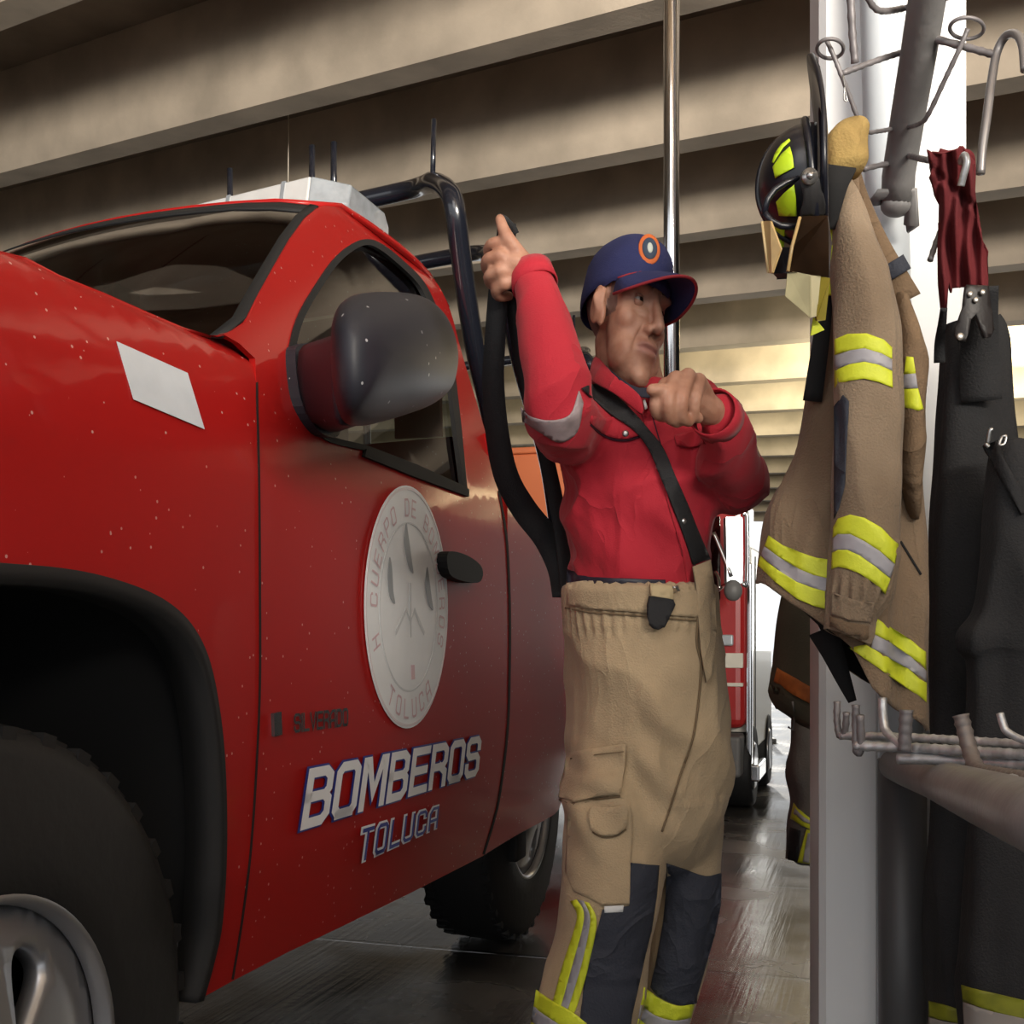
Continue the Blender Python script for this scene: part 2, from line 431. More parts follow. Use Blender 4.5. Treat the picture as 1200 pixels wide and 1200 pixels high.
def shell(name, v, Fc, nr, th, m, parent, smooth=True, inward=Vector((0, 1, 0))):
    """sheet metal: outer skin with the surface's own normals, inner skin, and a rim"""
    a, b_, c_ = (v[i] for i in Fc[0][:3])
    if (b_ - a).cross(c_ - a).dot(nr[Fc[0][0]]) < 0: Fc = [tuple(reversed(q)) for q in Fc]
    n = len(v); V = list(v); Fa = [tuple(q) for q in Fc]; LN = [nr[i] for q in Fa for i in q]
    if th:
        V += [p + inward * th for p in v]
        cnt = {}
        for q in Fc:
            for i in range(len(q)):
                e = (q[i], q[(i + 1) % len(q)]); cnt[e] = 1
        rim = [e for e in cnt if (e[1], e[0]) not in cnt]
        for q in Fc:
            Fa.append(tuple(i + n for i in reversed(q))); LN += [-nr[i] for i in reversed(q)]
        for (i, j) in rim:
            k = len(V); V += [v[i], v[j], v[j] + inward * th, v[i] + inward * th]
            fn = (V[k + 3] - V[k]).cross(V[k + 1] - V[k]).normalized()
            Fa.append((k, k + 3, k + 2, k + 1)); LN += [fn] * 4
    o = mk(name, V, Fa, m, parent, world=False, smooth=True)
    if smooth: o.data.normals_split_custom_set(LN)
    else:
        for p in o.data.polygons: p.use_smooth = False
    return o
def cr2(p, n=6, closed=False): return [(q.x, q.y) for q in cr([Vector((a[0], a[1])) for a in p], n, closed)]

# paint: red clear coat with dried water spots
mr = mat('truck_red', (0.37, 0.010, 0.009), rough=0.45, spec=.15, coat=0.5)
nt = mr.node_tree; N = nt.nodes; L = nt.links; b = N['Principled BSDF']; b.inputs['Coat Roughness'].default_value = .06
tc = N.new('ShaderNodeTexCoord')
vo = N.new('ShaderNodeTexVoronoi'); vo.inputs['Scale'].default_value = 44; L.new(tc.outputs['Object'], vo.inputs['Vector'])
nn = N.new('ShaderNodeTexNoise'); nn.inputs['Scale'].default_value = 9; L.new(tc.outputs['Object'], nn.inputs['Vector'])
mt = N.new('ShaderNodeMath'); mt.operation = 'LESS_THAN'; mt.inputs[1].default_value = .10; L.new(vo.outputs['Distance'], mt.inputs[0])
mt2 = N.new('ShaderNodeMath'); mt2.operation = 'GREATER_THAN'; mt2.inputs[1].default_value = .47; L.new(nn.outputs['Fac'], mt2.inputs[0])
mt3 = N.new('ShaderNodeMath'); mt3.operation = 'MULTIPLY'; L.new(mt.outputs[0], mt3.inputs[0]); L.new(mt2.outputs[0], mt3.inputs[1])
mt4 = N.new('ShaderNodeMath'); mt4.operation = 'MULTIPLY'; mt4.inputs[1].default_value = .55; L.new(mt3.outputs[0], mt4.inputs[0])
mxr = N.new('ShaderNodeMixRGB'); mxr.inputs['Color1'].default_value = (0.37, 0.010, 0.009, 1); mxr.inputs['Color2'].default_value = (.75, .55, .5, 1)
L.new(mt4.outputs[0], mxr.inputs['Fac']); L.new(mxr.outputs['Color'], b.inputs['Base Color'])
mblk = mat("black_rubber", (0.007, 0.007, 0.008), rough=0.75)
mtrim = mat('black_trim', (0.018, 0.018, 0.022), rough=0.38, spec=.5, var=.2, vscale=30)
mgap = mat('panel_gap', (0.01, 0.002, 0.002), rough=0.8)
mglass = bpy.data.materials.new('tinted_glass'); mglass.use_nodes = True
nt = mglass.node_tree; N = nt.nodes; L = nt.links; N.remove(N['Principled BSDF'])
tr = N.new('ShaderNodeBsdfTransparent'); tr.inputs['Color'].default_value = (.34, .38, .36, 1)
gl = N.new('ShaderNodeBsdfGlossy'); gl.inputs['Roughness'].default_value = .03; gl.inputs['Color'].default_value = (.9, .9, .9, 1)
fr = N.new('ShaderNodeFresnel'); fr.inputs['IOR'].default_value = 1.5
mg = N.new('ShaderNodeMixShader'); L.new(fr.outputs[0], mg.inputs[0]); L.new(tr.outputs[0], mg.inputs[1]); L.new(gl.outputs[0], mg.inputs[2])
L.new(mg.outputs[0], N['Material Output'].inputs['Surface'])
MATS['tinted_glass'] = mglass

# --- front fender
arch = cr2([(-60, 655), (0, 660), (60, 665), (110, 674), (160, 690), (196, 710), (222, 738), (240, 778), (252, 840), (258, 910), (259, 1000), (254, 1080), (245, 1125), (232, 1172)], 5)
hoodline = [(-60, 282), (0, 297), (30, 304), (70, 325), (123, 346), (173, 368), (213, 385), (247, 393), (262, 392), (280, 402)]
doorfront = [(299, 420), (302, 480), (304, 560), (305, 690), (305, 800), (301, 900), (294, 1000), (284, 1080), (272, 1150)]
fend = hoodline + doorfront + list(reversed(arch))
side_panel('front_fender', fend, mr, step=.035)
# --- hood and cowl: carried over the truck from the fender ridge
NR = 10
hl = [ts(px, py) for px, py in hoodline[:9]]
hl = [Vector((-.97, .30, 1.36)), Vector((-.93, .22, 1.405)), Vector((-.70, hl[0].y + .02, hl[0].z - .035)), Vector((-.35, hl[0].y, hl[0].z - .01))] + hl
rings = []
for i in range(NR + 1):
    t = i / NR
    rings.append([Vector((q.x - .10 * math.sin(math.pi * t) * 1.0, q.y + (WID - 2 * q.y) * t, q.z + .035 * math.sin(math.pi * t) - .002)) for q in hl])
MB().loft(rings, caps=False, closed=False).build('hood', mr, TK, world=False, solid=.01, offset=0)
# --- nose: the rest of the fender, grille, headlamp and bumper beyond the left edge of the view
uT = ts(-60, 282).x; zT = ts(-60, 282).z; aT = ts(-60, 655)
half = [(aT.x, aT.z)] + [(-.02 - .53 * math.sin(t), .52 + (aT.z - .52) * math.cos(t)) for t in [math.pi / 2 * i / 10 for i in range(1, 11)]] + [(-.56, .42)]
nose = [(uT, zT), (-.35, zT - .008), (-.70, zT - .03), (-.93, 1.40), (-.98, 1.30), (-1.0, 1.0), (-1.0, .62), (-.97, .42)] + list(reversed(half))
for far_ in (False, True):
    P, Fc = panel2d(nose, (), .06)
    sg = 1 if far_ else -1
    v = [Vector((p.x, (WID - Wc(p.y)) if far_ else Wc(p.y), p.y)) for p in P]
    shell('front_fender', v, Fc, [Vector((0, sg, min(6, (Wc(p.y + .012) - Wc(p.y - .012)) / .024))).normalized() for p in P], .012, mr, TK, True, Vector((0, -sg, 0)))
    rg_ = [[Vector((u_, (WID - .004) if far_ else .004, z_)) for u_, z_ in half], [Vector((u_, (WID - .5) if far_ else .5, z_)) for u_, z_ in half]]
    MB().loft(rg_, False, False).build('wheel_arch_liner', mblk, TK, world=False)
    MB().loft([[Vector((u_, (WID + .008) if far_ else -.008, z_)) for u_, z_ in half], [Vector((u_ + (.0 - u_) * .035, (WID + .006) if far_ else -.006, z_ + (.445 - z_) * .035)) for u_, z_ in half]], False, False).build('arch_lip', mblk, TK, world=False, solid=.006, offset=0)
MB().box((-.985, WID / 2, 1.0), (.05, WID - .06, .74)).build('nose_panel', mr, TK, world=False, bevel=.02)
gr = MB().box((-1.02, WID / 2, 1.02), (.03, .95, .36)).build('grille', mblk, TK, world=False, bevel=.01)
for z_ in (.92, 1.02, 1.12): MB().box((-1.04, WID / 2, z_), (.02, .95, .018)).build('grille_bar', mat('grille_chrome', (.6, .6, .6), rough=.2, metal=1), gr, world=False, bevel=.004)
for w_ in (.20, WID - .20): MB().box((-1.01, w_, 1.05), (.05, .26, .26)).build('headlamp', mat('headlamp_clear', (.6, .62, .65), rough=.1, coat=.5), TK, world=False, bevel=.02)
MB().box((-1.06, WID / 2, .58), (.16, WID - .02, .22)).build('front_bumper', mat('bumper_chrome', (.5, .5, .5), rough=.2, metal=1), TK, world=False, bevel=.03)
# --- door skin (with the window cut out) and pillar
winout = cr2([(340, 407), (345, 385), (354, 362), (370, 335), (390, 306), (410, 288), (430, 280), (450, 287), (477, 309), (497, 330), (510, 355), (521, 383)], 4) + \
         [(533, 430), (541, 500), (548, 574), (487, 551), (427, 528)] + cr2([(400, 522), (383, 516), (366, 499), (350, 468), (341, 435)], 4)
cabout = [(305, 690), (304, 560), (302, 480), (299, 420), (280, 402), (262, 392), (275, 386), (287, 378), (291, 372), (304, 345), (320, 316), (340, 281), (358, 256), (372, 244), (380, 241), (400, 241)] + \
         cr2([(400, 241), (433, 262), (467, 287), (493, 310), (513, 334), (528, 365), (541, 413), (558, 470), (577, 535), (588, 590), (594, 640), (597, 710)], 4)[1:] + \
         [(597, 780), (594, 857), (585, 930), (577, 965), (566, 1003), (480, 1047), (400, 1086), (335, 1117), (272, 1150), (284, 1080), (294, 1000), (301, 900), (305, 800)]
side_panel('cab_side', cabout, mr, cab=True, off=.0, holes=[winout], step=.035)
# gaps
def gap(poly, w=2.2, cab=False):
    side_panel('panel_gap', thick(cr2(poly, 5), w), mgap, cab=cab, off=-.0015, step=None, solid=.001)
gap([(280, 402), (299, 420), (302, 480), (304, 560), (305, 690), (305, 800), (301, 900), (294, 1000), (284, 1080), (273, 1148)])
gap([(585, 575), (591, 610), (595, 645), (597.5, 710), (597.5, 780), (595, 857), (586, 930), (578, 965), (567, 1001)], 2.6, True)
# --- window seal and glass
def inset(poly, d):
    P = [Vector(p) for p in poly]; c_ = sum(P, Vector((0, 0))) / len(P); out = []
    n = len(P)
    for i in range(n):
        t = (P[(i + 1) % n] - P[i - 1]).normalized(); nn_ = Vector((-t.y, t.x))
        if nn_.dot(c_ - P[i]) < 0: nn_ = -nn_
        out.append(tuple(P[i] + nn_ * d))
    return out
win_in = inset(winout, 7)
seal = side_panel('window_seal', winout, mblk, cab=True, off=-.004, holes=[win_in], step=None, solid=.012)
side_panel('side_window', inset(winout, 3), mglass, cab=True, off=.012, step=.06, solid=0)
# --- roof, windscreen
roof_px = cr2([(400, 241), (433, 262), (467, 287), (493, 310), (513, 334), (526, 360)], 4)
rl = [ts(px, py, True) for px, py in [(380, 241)] + roof_px]
zt = max(q.z for q in rl)
rings = []
for i in range(13):
    t = i / 12; s = math.sin(math.pi * t)
    rings.append([Vector((q.x - .09 * s * (1 - k / len(rl)), q.y + (WID - 2 * q.y) * t, q.z + .03 * s ** .6)) for k, q in enumerate(rl)])
MB().loft(rings, caps=False, closed=False).build('roof', mr, TK, world=False, solid=.012, offset=0)
wl = [ts(px, py, True, .004) for px, py in [(262, 396), (289, 374), (304, 345), (320, 316), (340, 281), (358, 256), (374, 243)]]
def wsring(t, inset_=0.0, push=0.0):
    s = math.sin(math.pi * t); out = []
    for k, q in enumerate(wl):
        g = k / (len(wl) - 1)
        out.append(Vector((q.x - (.17 - .08 * g) * s + push, q.y + (WID - 2 * q.y) * t, q.z + (.03 * g) * s ** .6)))
    return out
MB().loft([wsring(i / 16) for i in range(17)], caps=False, closed=False).build('windscreen', mglass, TK, world=False)
# black surround of the windscreen
sb = MB()
sb.loft([wsring(t, push=-.004) for t in (0, .006, .014)], caps=False, closed=False)
top = [wsring(i / 16, push=-.003) for i in range(17)]
sb.loft([[r[-1], r[-1].lerp(r[-2], .55)] for r in top], caps=False, closed=False)
sb.build('windscreen_seal', mblk, TK, world=False, solid=.004, offset=0)
# far cab side, rear cab wall, interior
far = []
def mirror_panel(name, pxo, m, holes=()):
    f2 = lambda p: (lambda q: (q.x, q.z))(ts(p[0], p[1], True))
    P, Fc = panel2d([f2(p) for p in pxo], [[f2(p) for p in h] for h in holes], .06)
    mk(name, [Vector((p.x, WID - Wc(p.y, True), p.y)) for p in P], Fc, m, TK, world=False, solid=.012, offset=0)
mirror_panel('cab_far_side', cabout, mr, [winout])
qb = [ts(px, py, True) for px, py in [(528, 365), (541, 413), (558, 470), (577, 535), (588, 590)]]
ub = [Vector((q.x - .02, q.y + .01, q.z)) for q in qb]
cabu = ub[-1].x
rear = [[q, Vector((q.x, WID - q.y, q.z))] for q in ub] + [[Vector((cabu, .02, .5)), Vector((cabu, WID - .02, .5))]]
v_, f_ = loft_geo(rear, False, False)
# rear wall with window opening: two side strips, sill and header
def quad(a, b_, c_, d_): return ([a, b_, c_, d_], [(0, 1, 2, 3)])
rw = MB()
hz, sz = ub[1].z - .02, ub[3].z + .06
def rear_pt(w, z):
    q = lerp1([ub[4].z, ub[3].z, ub[2].z, ub[1].z, ub[0].z], [ub[4].x, ub[3].x, ub[2].x, ub[1].x, ub[0].x], z); return Vector((q, w, z))
def rq(w0, w1, z0, z1): rw.add([rear_pt(w0, z0), rear_pt(w1, z0), rear_pt(w1, z1), rear_pt(w0, z1)], [(0, 1, 2, 3)])
rq(.05, WID - .05, .5, sz); rq(.28, WID - .28, hz, ub[0].z + .02); rq(.20, .34, sz, hz); rq(WID - .34, WID - .20, sz, hz)
rw.build('cab_rear_wall', mr, TK, world=False, solid=.02, offset=0, smooth=False)
mint = mat('cab_interior', (0.03, 0.03, 0.032), rough=0.7)
u0 = wl[0].x
ib = MB().box((u0 + .12, WID / 2, 1.26), (.42, WID - .3, .22))
ib.build('dashboard', mint, TK, world=False, bevel=.06)
for w_ in (.45, WID - .45):
    s_ = MB()
    s_.loft([[Vector((cabu - .42 + a, w_ + bb, z)) for a, bb in ((-.07, -.24), (.09, -.22), (.09, .22), (-.07, .24))] for z in (.75, 1.1, 1.36)])
    s_.box((cabu - .66, w_, .78), (.5, .5, .16)); s_.box((cabu - .33, w_, 1.47), (.1, .24, .17))
    s_.build('seat', mint, TK, world=False, bevel=.03)
a_ = [Vector((u0 + .52 + .05 * math.sin(t), .42 + .17 * math.cos(t), 1.33 + .16 * math.sin(t))) for t in [i * math.pi / 12 for i in range(24)]]
MB().tube(a_, .013, 8, closed=True).tube([Vector((u0 + .3, .42, 1.24)), Vector((u0 + .52, .42, 1.33))], .025, 8).build('steering_wheel', mint, TK, world=False)
MB().box((u0 + .75, WID / 2, .5), (1.9, WID - .12, .06)).build('cab_floor', mint, TK, world=False)
# --- inner arch, rocker, underbody
pth = [ts(px, py) for px, py in arch]
rings = [[Vector((q.x, q.y + .004, q.z)) for q in pth], [Vector((q.x, q.y + .5, q.z + .0)) for q in pth]]
MB().loft(rings, False, False).build('wheel_arch_liner', mblk, TK, world=False)
rim_ = [[Vector((q.x, q.y - .006, q.z)) for q in pth], [Vector((q.x, q.y + .02, q.z)) for q in pth],]
inn = []
cc = Vector((0, 0, .445))
lip = MB().loft([[Vector((q.x, q.y - .008, q.z)) for q in pth], [Vector((q.x + (cc.x - q.x) * .035, q.y - .006, q.z + (cc.z - q.z) * .035)) for q in pth],
                 [Vector((q.x + (cc.x - q.x) * .035, q.y + .05, q.z + (cc.z - q.z) * .035)) for q in pth]], False, False)
lip.build('arch_lip', mblk, TK, world=False, solid=.006, offset=0)
MB().box((.9, WID / 2, .62), (3.4, WID - .9, .16)).build('chassis', mblk, TK, world=False)
MB().box((-.05, WID / 2 + .12, 1.0), (1.5, WID - .75, .5)).build('engine_bay', mblk, TK, world=False)
# --- bed side
bedtop = [(588, 556), (597, 583), (612, 604), (634, 630), (652, 655), (668, 668), (720, 688), (760, 703)]
rarch = cr2([(566, 1003), (585, 991), (612, 975), (640, 960), (655, 948), (664, 915), (672, 880), (690, 862), (712, 862), (730, 890), (738, 930)], 3)
bedo = bedtop + [(760, 925)] + list(reversed(rarch)) + [(577, 965), (585, 930), (594.5, 857), (597.5, 780), (597.5, 710), (594.5, 640)]
side_panel('bed_side', bedo, mr, step=.06)
rail = [ts(px, py) for px, py in bedtop[1:]]
MB().loft([[q + Vector((0, a, c_)) for q in rail] for a, c_ in ((0, 0), (.02, .022), (.09, .024), (.11, -.02))], False, False).build('bed_rail', mr, TK, world=False, solid=.006, offset=0)
MB().box(((rail[0].x + rail[-1].x) / 2, WID / 2 + .05, .78), (rail[-1].x - rail[0].x, WID - .3, .04)).build('bed_floor', mblk, TK, world=False)
MB().box(((rail[0].x + rail[-1].x) / 2, WID - .03, 1.08), (rail[-1].x - rail[0].x, .05, .6)).build('bed_far_side', mr, TK, world=False)
# sill bracket
MB().box(ts(603, 990, False, .06), (.10, .05, .09)).build('sill_bracket', mblk, TK, world=False, bevel=.01)
# --- wheels
mty = mat('tyre', (0.010, 0.010, 0.011), rough=0.65, bump=.1, bscale=40)
mal = mat('alloy', (0.36, 0.37, 0.40), rough=0.32, metal=.7)
def wheel(uc, w0, r, rr_, name='wheel'):
    """tyre and five-spoke alloy; w0 is the outer face"""
    prof = [(.0, rr_ * .985), (-.006, rr_ * 1.03), (.0, rr_ * 1.2), (.004, r * .90), (.018, r * .965), (.05, r * .995), (.10, r), (.17, r * .99), (.23, r * .95), (.245, r * .85), (.24, rr_)]
    seg = 72; rings = []
    for (a, q) in prof:
        rings.append([Vector((uc + q * math.cos(t), w0 + a, r + q * math.sin(t))) for t in [2 * math.pi * j / seg for j in range(seg)]])
    ty = MB().loft(rings, caps=False)
    tread = MB()
    for j in range(seg):
        t = 2 * math.pi * (j + .5) / seg; c_, s_ = math.cos(t), math.sin(t)
        R = Matrix.Rotation(-t, 3, 'Y')
        for a, wd in ((.038, .035), (.095, .04), (.155, .04), (.21, .035)):
            tread.box((uc + (r * .962) * c_, w0 + a + (.006 if j % 2 else -.006), r + (r * .962) * s_), (.02, wd, r * 2 * math.pi / seg * .66), R)
    o = ty.build(name, mty, TK, world=False)
    tread.build('tread', mty, o, world=False, smooth=False)
    # alloy: lip, dished face with five slots
    lipp = MB().loft([[Vector((uc + q * math.cos(t), w0 + a, r + q * math.sin(t))) for t in [2 * math.pi * j / seg for j in range(seg)]]
                      for a, q in ((.004, rr_ * 1.03), (-.006, rr_ * 1.0), (-.004, rr_ * .965), (.018, rr_ * .945))], caps=False)
    lipp.build('rim_lip', mal, o, world=False)
    outer = [(rr_ * .95 * math.cos(t), rr_ * .95 * math.sin(t)) for t in [2 * math.pi * j / 60 for j in range(60)]]
    holes = []
    for k in range(5):
        a0 = 2 * math.pi * k / 5 + ROT; h_ = []
        for (rad, an) in [(.36, -.20), (.42, -.27), (.60, -.36), (.70, -.33), (.745, -.2), (.76, 0), (.745, .2), (.70, .33), (.60, .36), (.42, .27), (.36, .20), (.335, 0)]:
            h_.append((rad * rr_ * math.cos(a0 + an * .62), rad * rr_ * math.sin(a0 + an * .62)))
        holes.append(cr2(h_, 3, True))
    P, Fc = panel2d(outer, holes, rr_ * .11)
    dish = lambda q: lerp1([0, .28, .45, .7, .95], [-.022, -.022, -.012, .002, .02], q)
    vv = [Vector((uc + p.x, w0 + dish(p.length / rr_), r + p.y)) for p in P]
    a, b_, c_ = (vv[i] for i in Fc[0][:3])
    if (b_ - a).cross(c_ - a).y > 0: Fc = [tuple(reversed(q)) for q in Fc]
    mk('rim_face', vv, Fc, mal, o, world=False, solid=.03, offset=-1, angle=40)
    MB().loft([[Vector((uc + q * math.cos(t), w0 + .14, r + q * math.sin(t))) for t in [2 * math.pi * j / 24 for j in range(24)]] for q in (rr_ * .95, .01)], False).build('brake_disc', mblk, o, world=False)
    hub = MB().tube([Vector((uc, w0 - .035, r)), Vector((uc, w0 - .02, r))], [rr_ * .2, rr_ * .25], 24).build('hub_cap', mal, o, world=False)
ROT = math.radians(62)
wheel(0.0, .012, .445, .237)
wheel((3.82 - 1.39) / .956, .09, .43, .235)
# --- door mirror
mm = mat('mirror_black', (0.022, 0.023, 0.032), rough=0.5, spec=.4)
nt = mm.node_tree; N = nt.nodes; L = nt.links
tc = N.new('ShaderNodeTexCoord'); vo = N.new('ShaderNodeTexVoronoi'); vo.inputs['Scale'].default_value = 34; L.new(tc.outputs['Object'], vo.inputs['Vector'])
nn = N.new('ShaderNodeTexNoise'); nn.inputs['Scale'].default_value = 13; L.new(tc.outputs['Object'], nn.inputs['Vector'])
q1 = N.new('ShaderNodeMath'); q1.operation = 'LESS_THAN'; q1.inputs[1].default_value = .1; L.new(vo.outputs['Distance'], q1.inputs[0])
q2 = N.new('ShaderNodeMath'); q2.operation = 'GREATER_THAN'; q2.inputs[1].default_value = .5; L.new(nn.outputs['Fac'], q2.inputs[0])
q3 = N.new('ShaderNodeMath'); q3.operation = 'MULTIPLY'; L.new(q1.outputs[0], q3.inputs[0]); L.new(q2.outputs[0], q3.inputs[1])
mxx = N.new('ShaderNodeMixRGB'); mxx.inputs['Color1'].default_value = (.022, .023, .032, 1); mxx.inputs['Color2'].default_value = (.4, .4, .42, 1)
L.new(q3.outputs[0], mxx.inputs['Fac']); L.new(mxx.outputs['Color'], N['Principled BSDF'].inputs['Base Color'])
mo = cr2([(388, 393), (391, 372), (400, 355), (418, 345), (450, 342), (487, 345), (511, 357), (527, 377), (536, 405), (536, 432), (528, 456), (506, 474), (475, 486), (448, 494), (424, 499), (404, 495), (393, 470), (388, 430)], 4, True)
WM = -.20
ctr = tp(462, 415, WM)
base = [tp(px, py, WM) for px, py in mo]
rings = []
for sc_, dw in ((.02, -.078), (.25, -.077), (.45, -.072), (.62, -.064), (.77, -.051), (.89, -.034), (.97, -.010), (1, .02), (1, .06), (.97, .085), (.93, .09)):
    ck = tp(462, 415, WM + dw)
    rings.append([Vector((ck.x + (q.x - ck.x) * sc_, WM + dw, ck.z + (q.z - ck.z) * sc_)) for q in [tp(px, py, WM + dw) for px, py in mo]])
mir = MB().loft(rings).build('door_mirror', mm, TK, world=False)
# mirror arm and sail
sail = side_panel('mirror_sail', cr2([(346, 415), (352, 404), (366, 402), (385, 402), (400, 410), (400, 500), (386, 512), (368, 498), (352, 466)], 4, True), mm, cab=True, off=-.02, step=None, solid=.03)
arm = []
for k in range(7):
    t = k / 6; w_ = .03 + (-.175 - .03) * t
    q0 = cr2([(350, 412), (372, 404), (398, 406), (408, 420), (408, 488), (398, 505), (376, 506), (352, 480)], 3, True); q1 = cr2([(396, 398), (412, 392), (430, 396), (440, 412), (440, 480), (430, 494), (412, 498), (398, 488)], 3, True)
    arm.append([tp(a_[0] + (b_[0] - a_[0]) * t, a_[1] + (b_[1] - a_[1]) * t, w_) for a_, b_ in zip(q0, q1)])
MB().loft(arm).build('mirror_arm', mm, mir, world=False)
# --- light bar on the roof
mlb = mat('lightbar_clear', (0.62, 0.63, 0.63), rough=0.15, spec=.6, coat=.5, var=.06, vscale=14)
mlbd = mat('lightbar_lens', (0.30, 0.33, 0.36), rough=0.1, spec=.6, coat=.8, var=.15, vscale=30)
lb0 = tp(400, 213, .28); lb1 = tp(455, 240, .28)
bx0 = tp(398, 215, .30).x; bx1 = tp(461, 240, .30).x
LBW0, LBW1 = .30, WID - .30
zb = tp(398, 225, .30).z
LB = thing
lbz0 = zb - .036; lbz1 = zb + .066
def lbsec(u_a, u_b, w_, z0, z1, ch=.02):
    return [Vector((u_a, w_, z0 + ch)), Vector((u_a + ch, w_, z1)), Vector((u_b - ch * 1.5, w_, z1)), Vector((u_b, w_, z1 - ch * 1.5)), Vector((u_b, w_, z0)), Vector((u_a + ch, w_, z0))]
lb = MB().loft([lbsec(bx0, bx1, w_, lbz0, lbz1) for w_ in (LBW0 + .10, LBW1 - .10)]).build('light_bar', mlb, TK, world=False, bevel=.006, smooth=False)
for wA, wB, s_ in ((LBW0 + .10, LBW0, 1), (LBW1 - .10, LBW1, 1)):
    c1 = lbsec(bx0, bx1, wA, lbz0, lbz1)
    c2 = lbsec(bx0 + .05, bx1 - .03, wB, lbz0 + .002, lbz1 - .022)
    MB().loft([c1, c2]).build('end_lens', mlbd, lb, world=False, bevel=.006, smooth=False)
MB().box(((bx0 + bx1) / 2, (LBW0 + LBW1) / 2, lbz0 - .012), (bx1 - bx0 - .02, LBW1 - LBW0 - .06, .02)).build('base_tray', mblk, lb, world=False)
for w_ in (LBW0 + .22, LBW1 - .22):
    MB().box(((bx0 + bx1) / 2, w_, lbz0 - .05), (.12, .05, .085)).build('mount_foot', mblk, lb, world=False)
for i in range(1, 6):
    w_ = LBW0 + (LBW1 - LBW0) * i / 6
    MB().loft([lbsec(bx0 - .002, bx1 + .002, q, lbz0 - .001, lbz1 + .002) for q in (w_ - .006, w_ + .006)]).build('divider', mlbd, lb, world=False, smooth=False)
# --- roll hoops over the bed, with upright rods
mtube = mat('hoop_black', (0.012, 0.014, 0.022), rough=0.2, spec=.6, coat=.5)
def hoop(pts, r, rods):
    o = MB().tube(cr(pts, 6), r, 16).build('roll_hoop', mtube, TK, world=False)
    for a, b_, rr2 in rods: MB().tube([a, b_], rr2, 10).build('rod', mtube, o, world=False)
WH = .16
hp = [tp(595, 640, WH), tp(578, 505, WH), tp(556, 405, WH), tp(540, 300, WH), tp(533, 245, WH), tp(526, 225, WH + .03), tp(508, 214, WH + .13), tp(480, 218, WH + .27)]
zt2 = hp[-1].z
hu = hp[-1].x
hp += [Vector((hu, w_, zt2)) for w_ in (.7, 1.1)] + [Vector((hu, WID - WH - .2, zt2 - .01)), Vector((hu + .02, WID - WH - .05, zt2 - .08)), Vector((hu + .2, WID - WH, 1.2))]
rods = [(tp(507, 214, WH + .13), tp(508.5, 140, WH + .13), .008)]
hoop(hp, .030, rods)
# rods over the rack seen behind the light bar
for px, y0_, y1_ in ((391, 240, 167), (367, 240, 170), (270, 260, 198)):
    pass
hp2 = [tp(655, 640, WH), tp(640, 540, WH), tp(610, 430, WH), tp(596, 360, WH), tp(588, 322, WH), tp(575, 308, WH + .06), tp(552, 296, WH + .2)]
hu2 = hp2[-1].x; z2 = hp2[-1].z
hp2 += [Vector((hu2, w_, z2)) for w_ in (.9, 1.2)] + [Vector((hu2 + .03, WID - WH - .05, z2 - .08)), Vector((hu2 + .3, WID - WH, 1.2))]
hoop(hp2, .027, [])
hp3 = [tp(720, 640, WH), tp(710, 520, WH), tp(699, 460, WH), tp(693, 430, WH), tp(684, 416, WH + .05), tp(670, 412, WH + .2)]
hu3 = hp3[-1].x; z3 = hp3[-1].z
hp3 += [Vector((hu3, w_, z3)) for w_ in (1.0, 1.25)] + [Vector((hu3 + .03, WID - WH - .05, z3 - .06)), Vector((hu3 + .2, WID - WH, 1.2))]
hoop(hp3, .022, [(tp(672, 414, WH + .2), tp(672, 369, WH + .2), .007)])
# crossbar clamps and rods on the first hoop (seen over the light bar)
ro = bpy.data.objects['roll_hoop']
for px, ytop in ((391, 167), (367, 171), (270, 198)):
    # on the first hoop's crossbar: find w where the bar is seen in this column
    best = min([Vector((hu, .35 + .01 * i, zt2)) for i in range(130)], key=lambda q: abs((lambda g: CX + F * g.x / g.y)(TKM @ shear(q)) - px))
    g = TKM @ shear(best)
    topz = H + (HY - ytop) / F * g.y
    MB().tube([best, Vector((best.x, best.y, topz))], .012, 10).build('rod', mtube, ro, world=False)
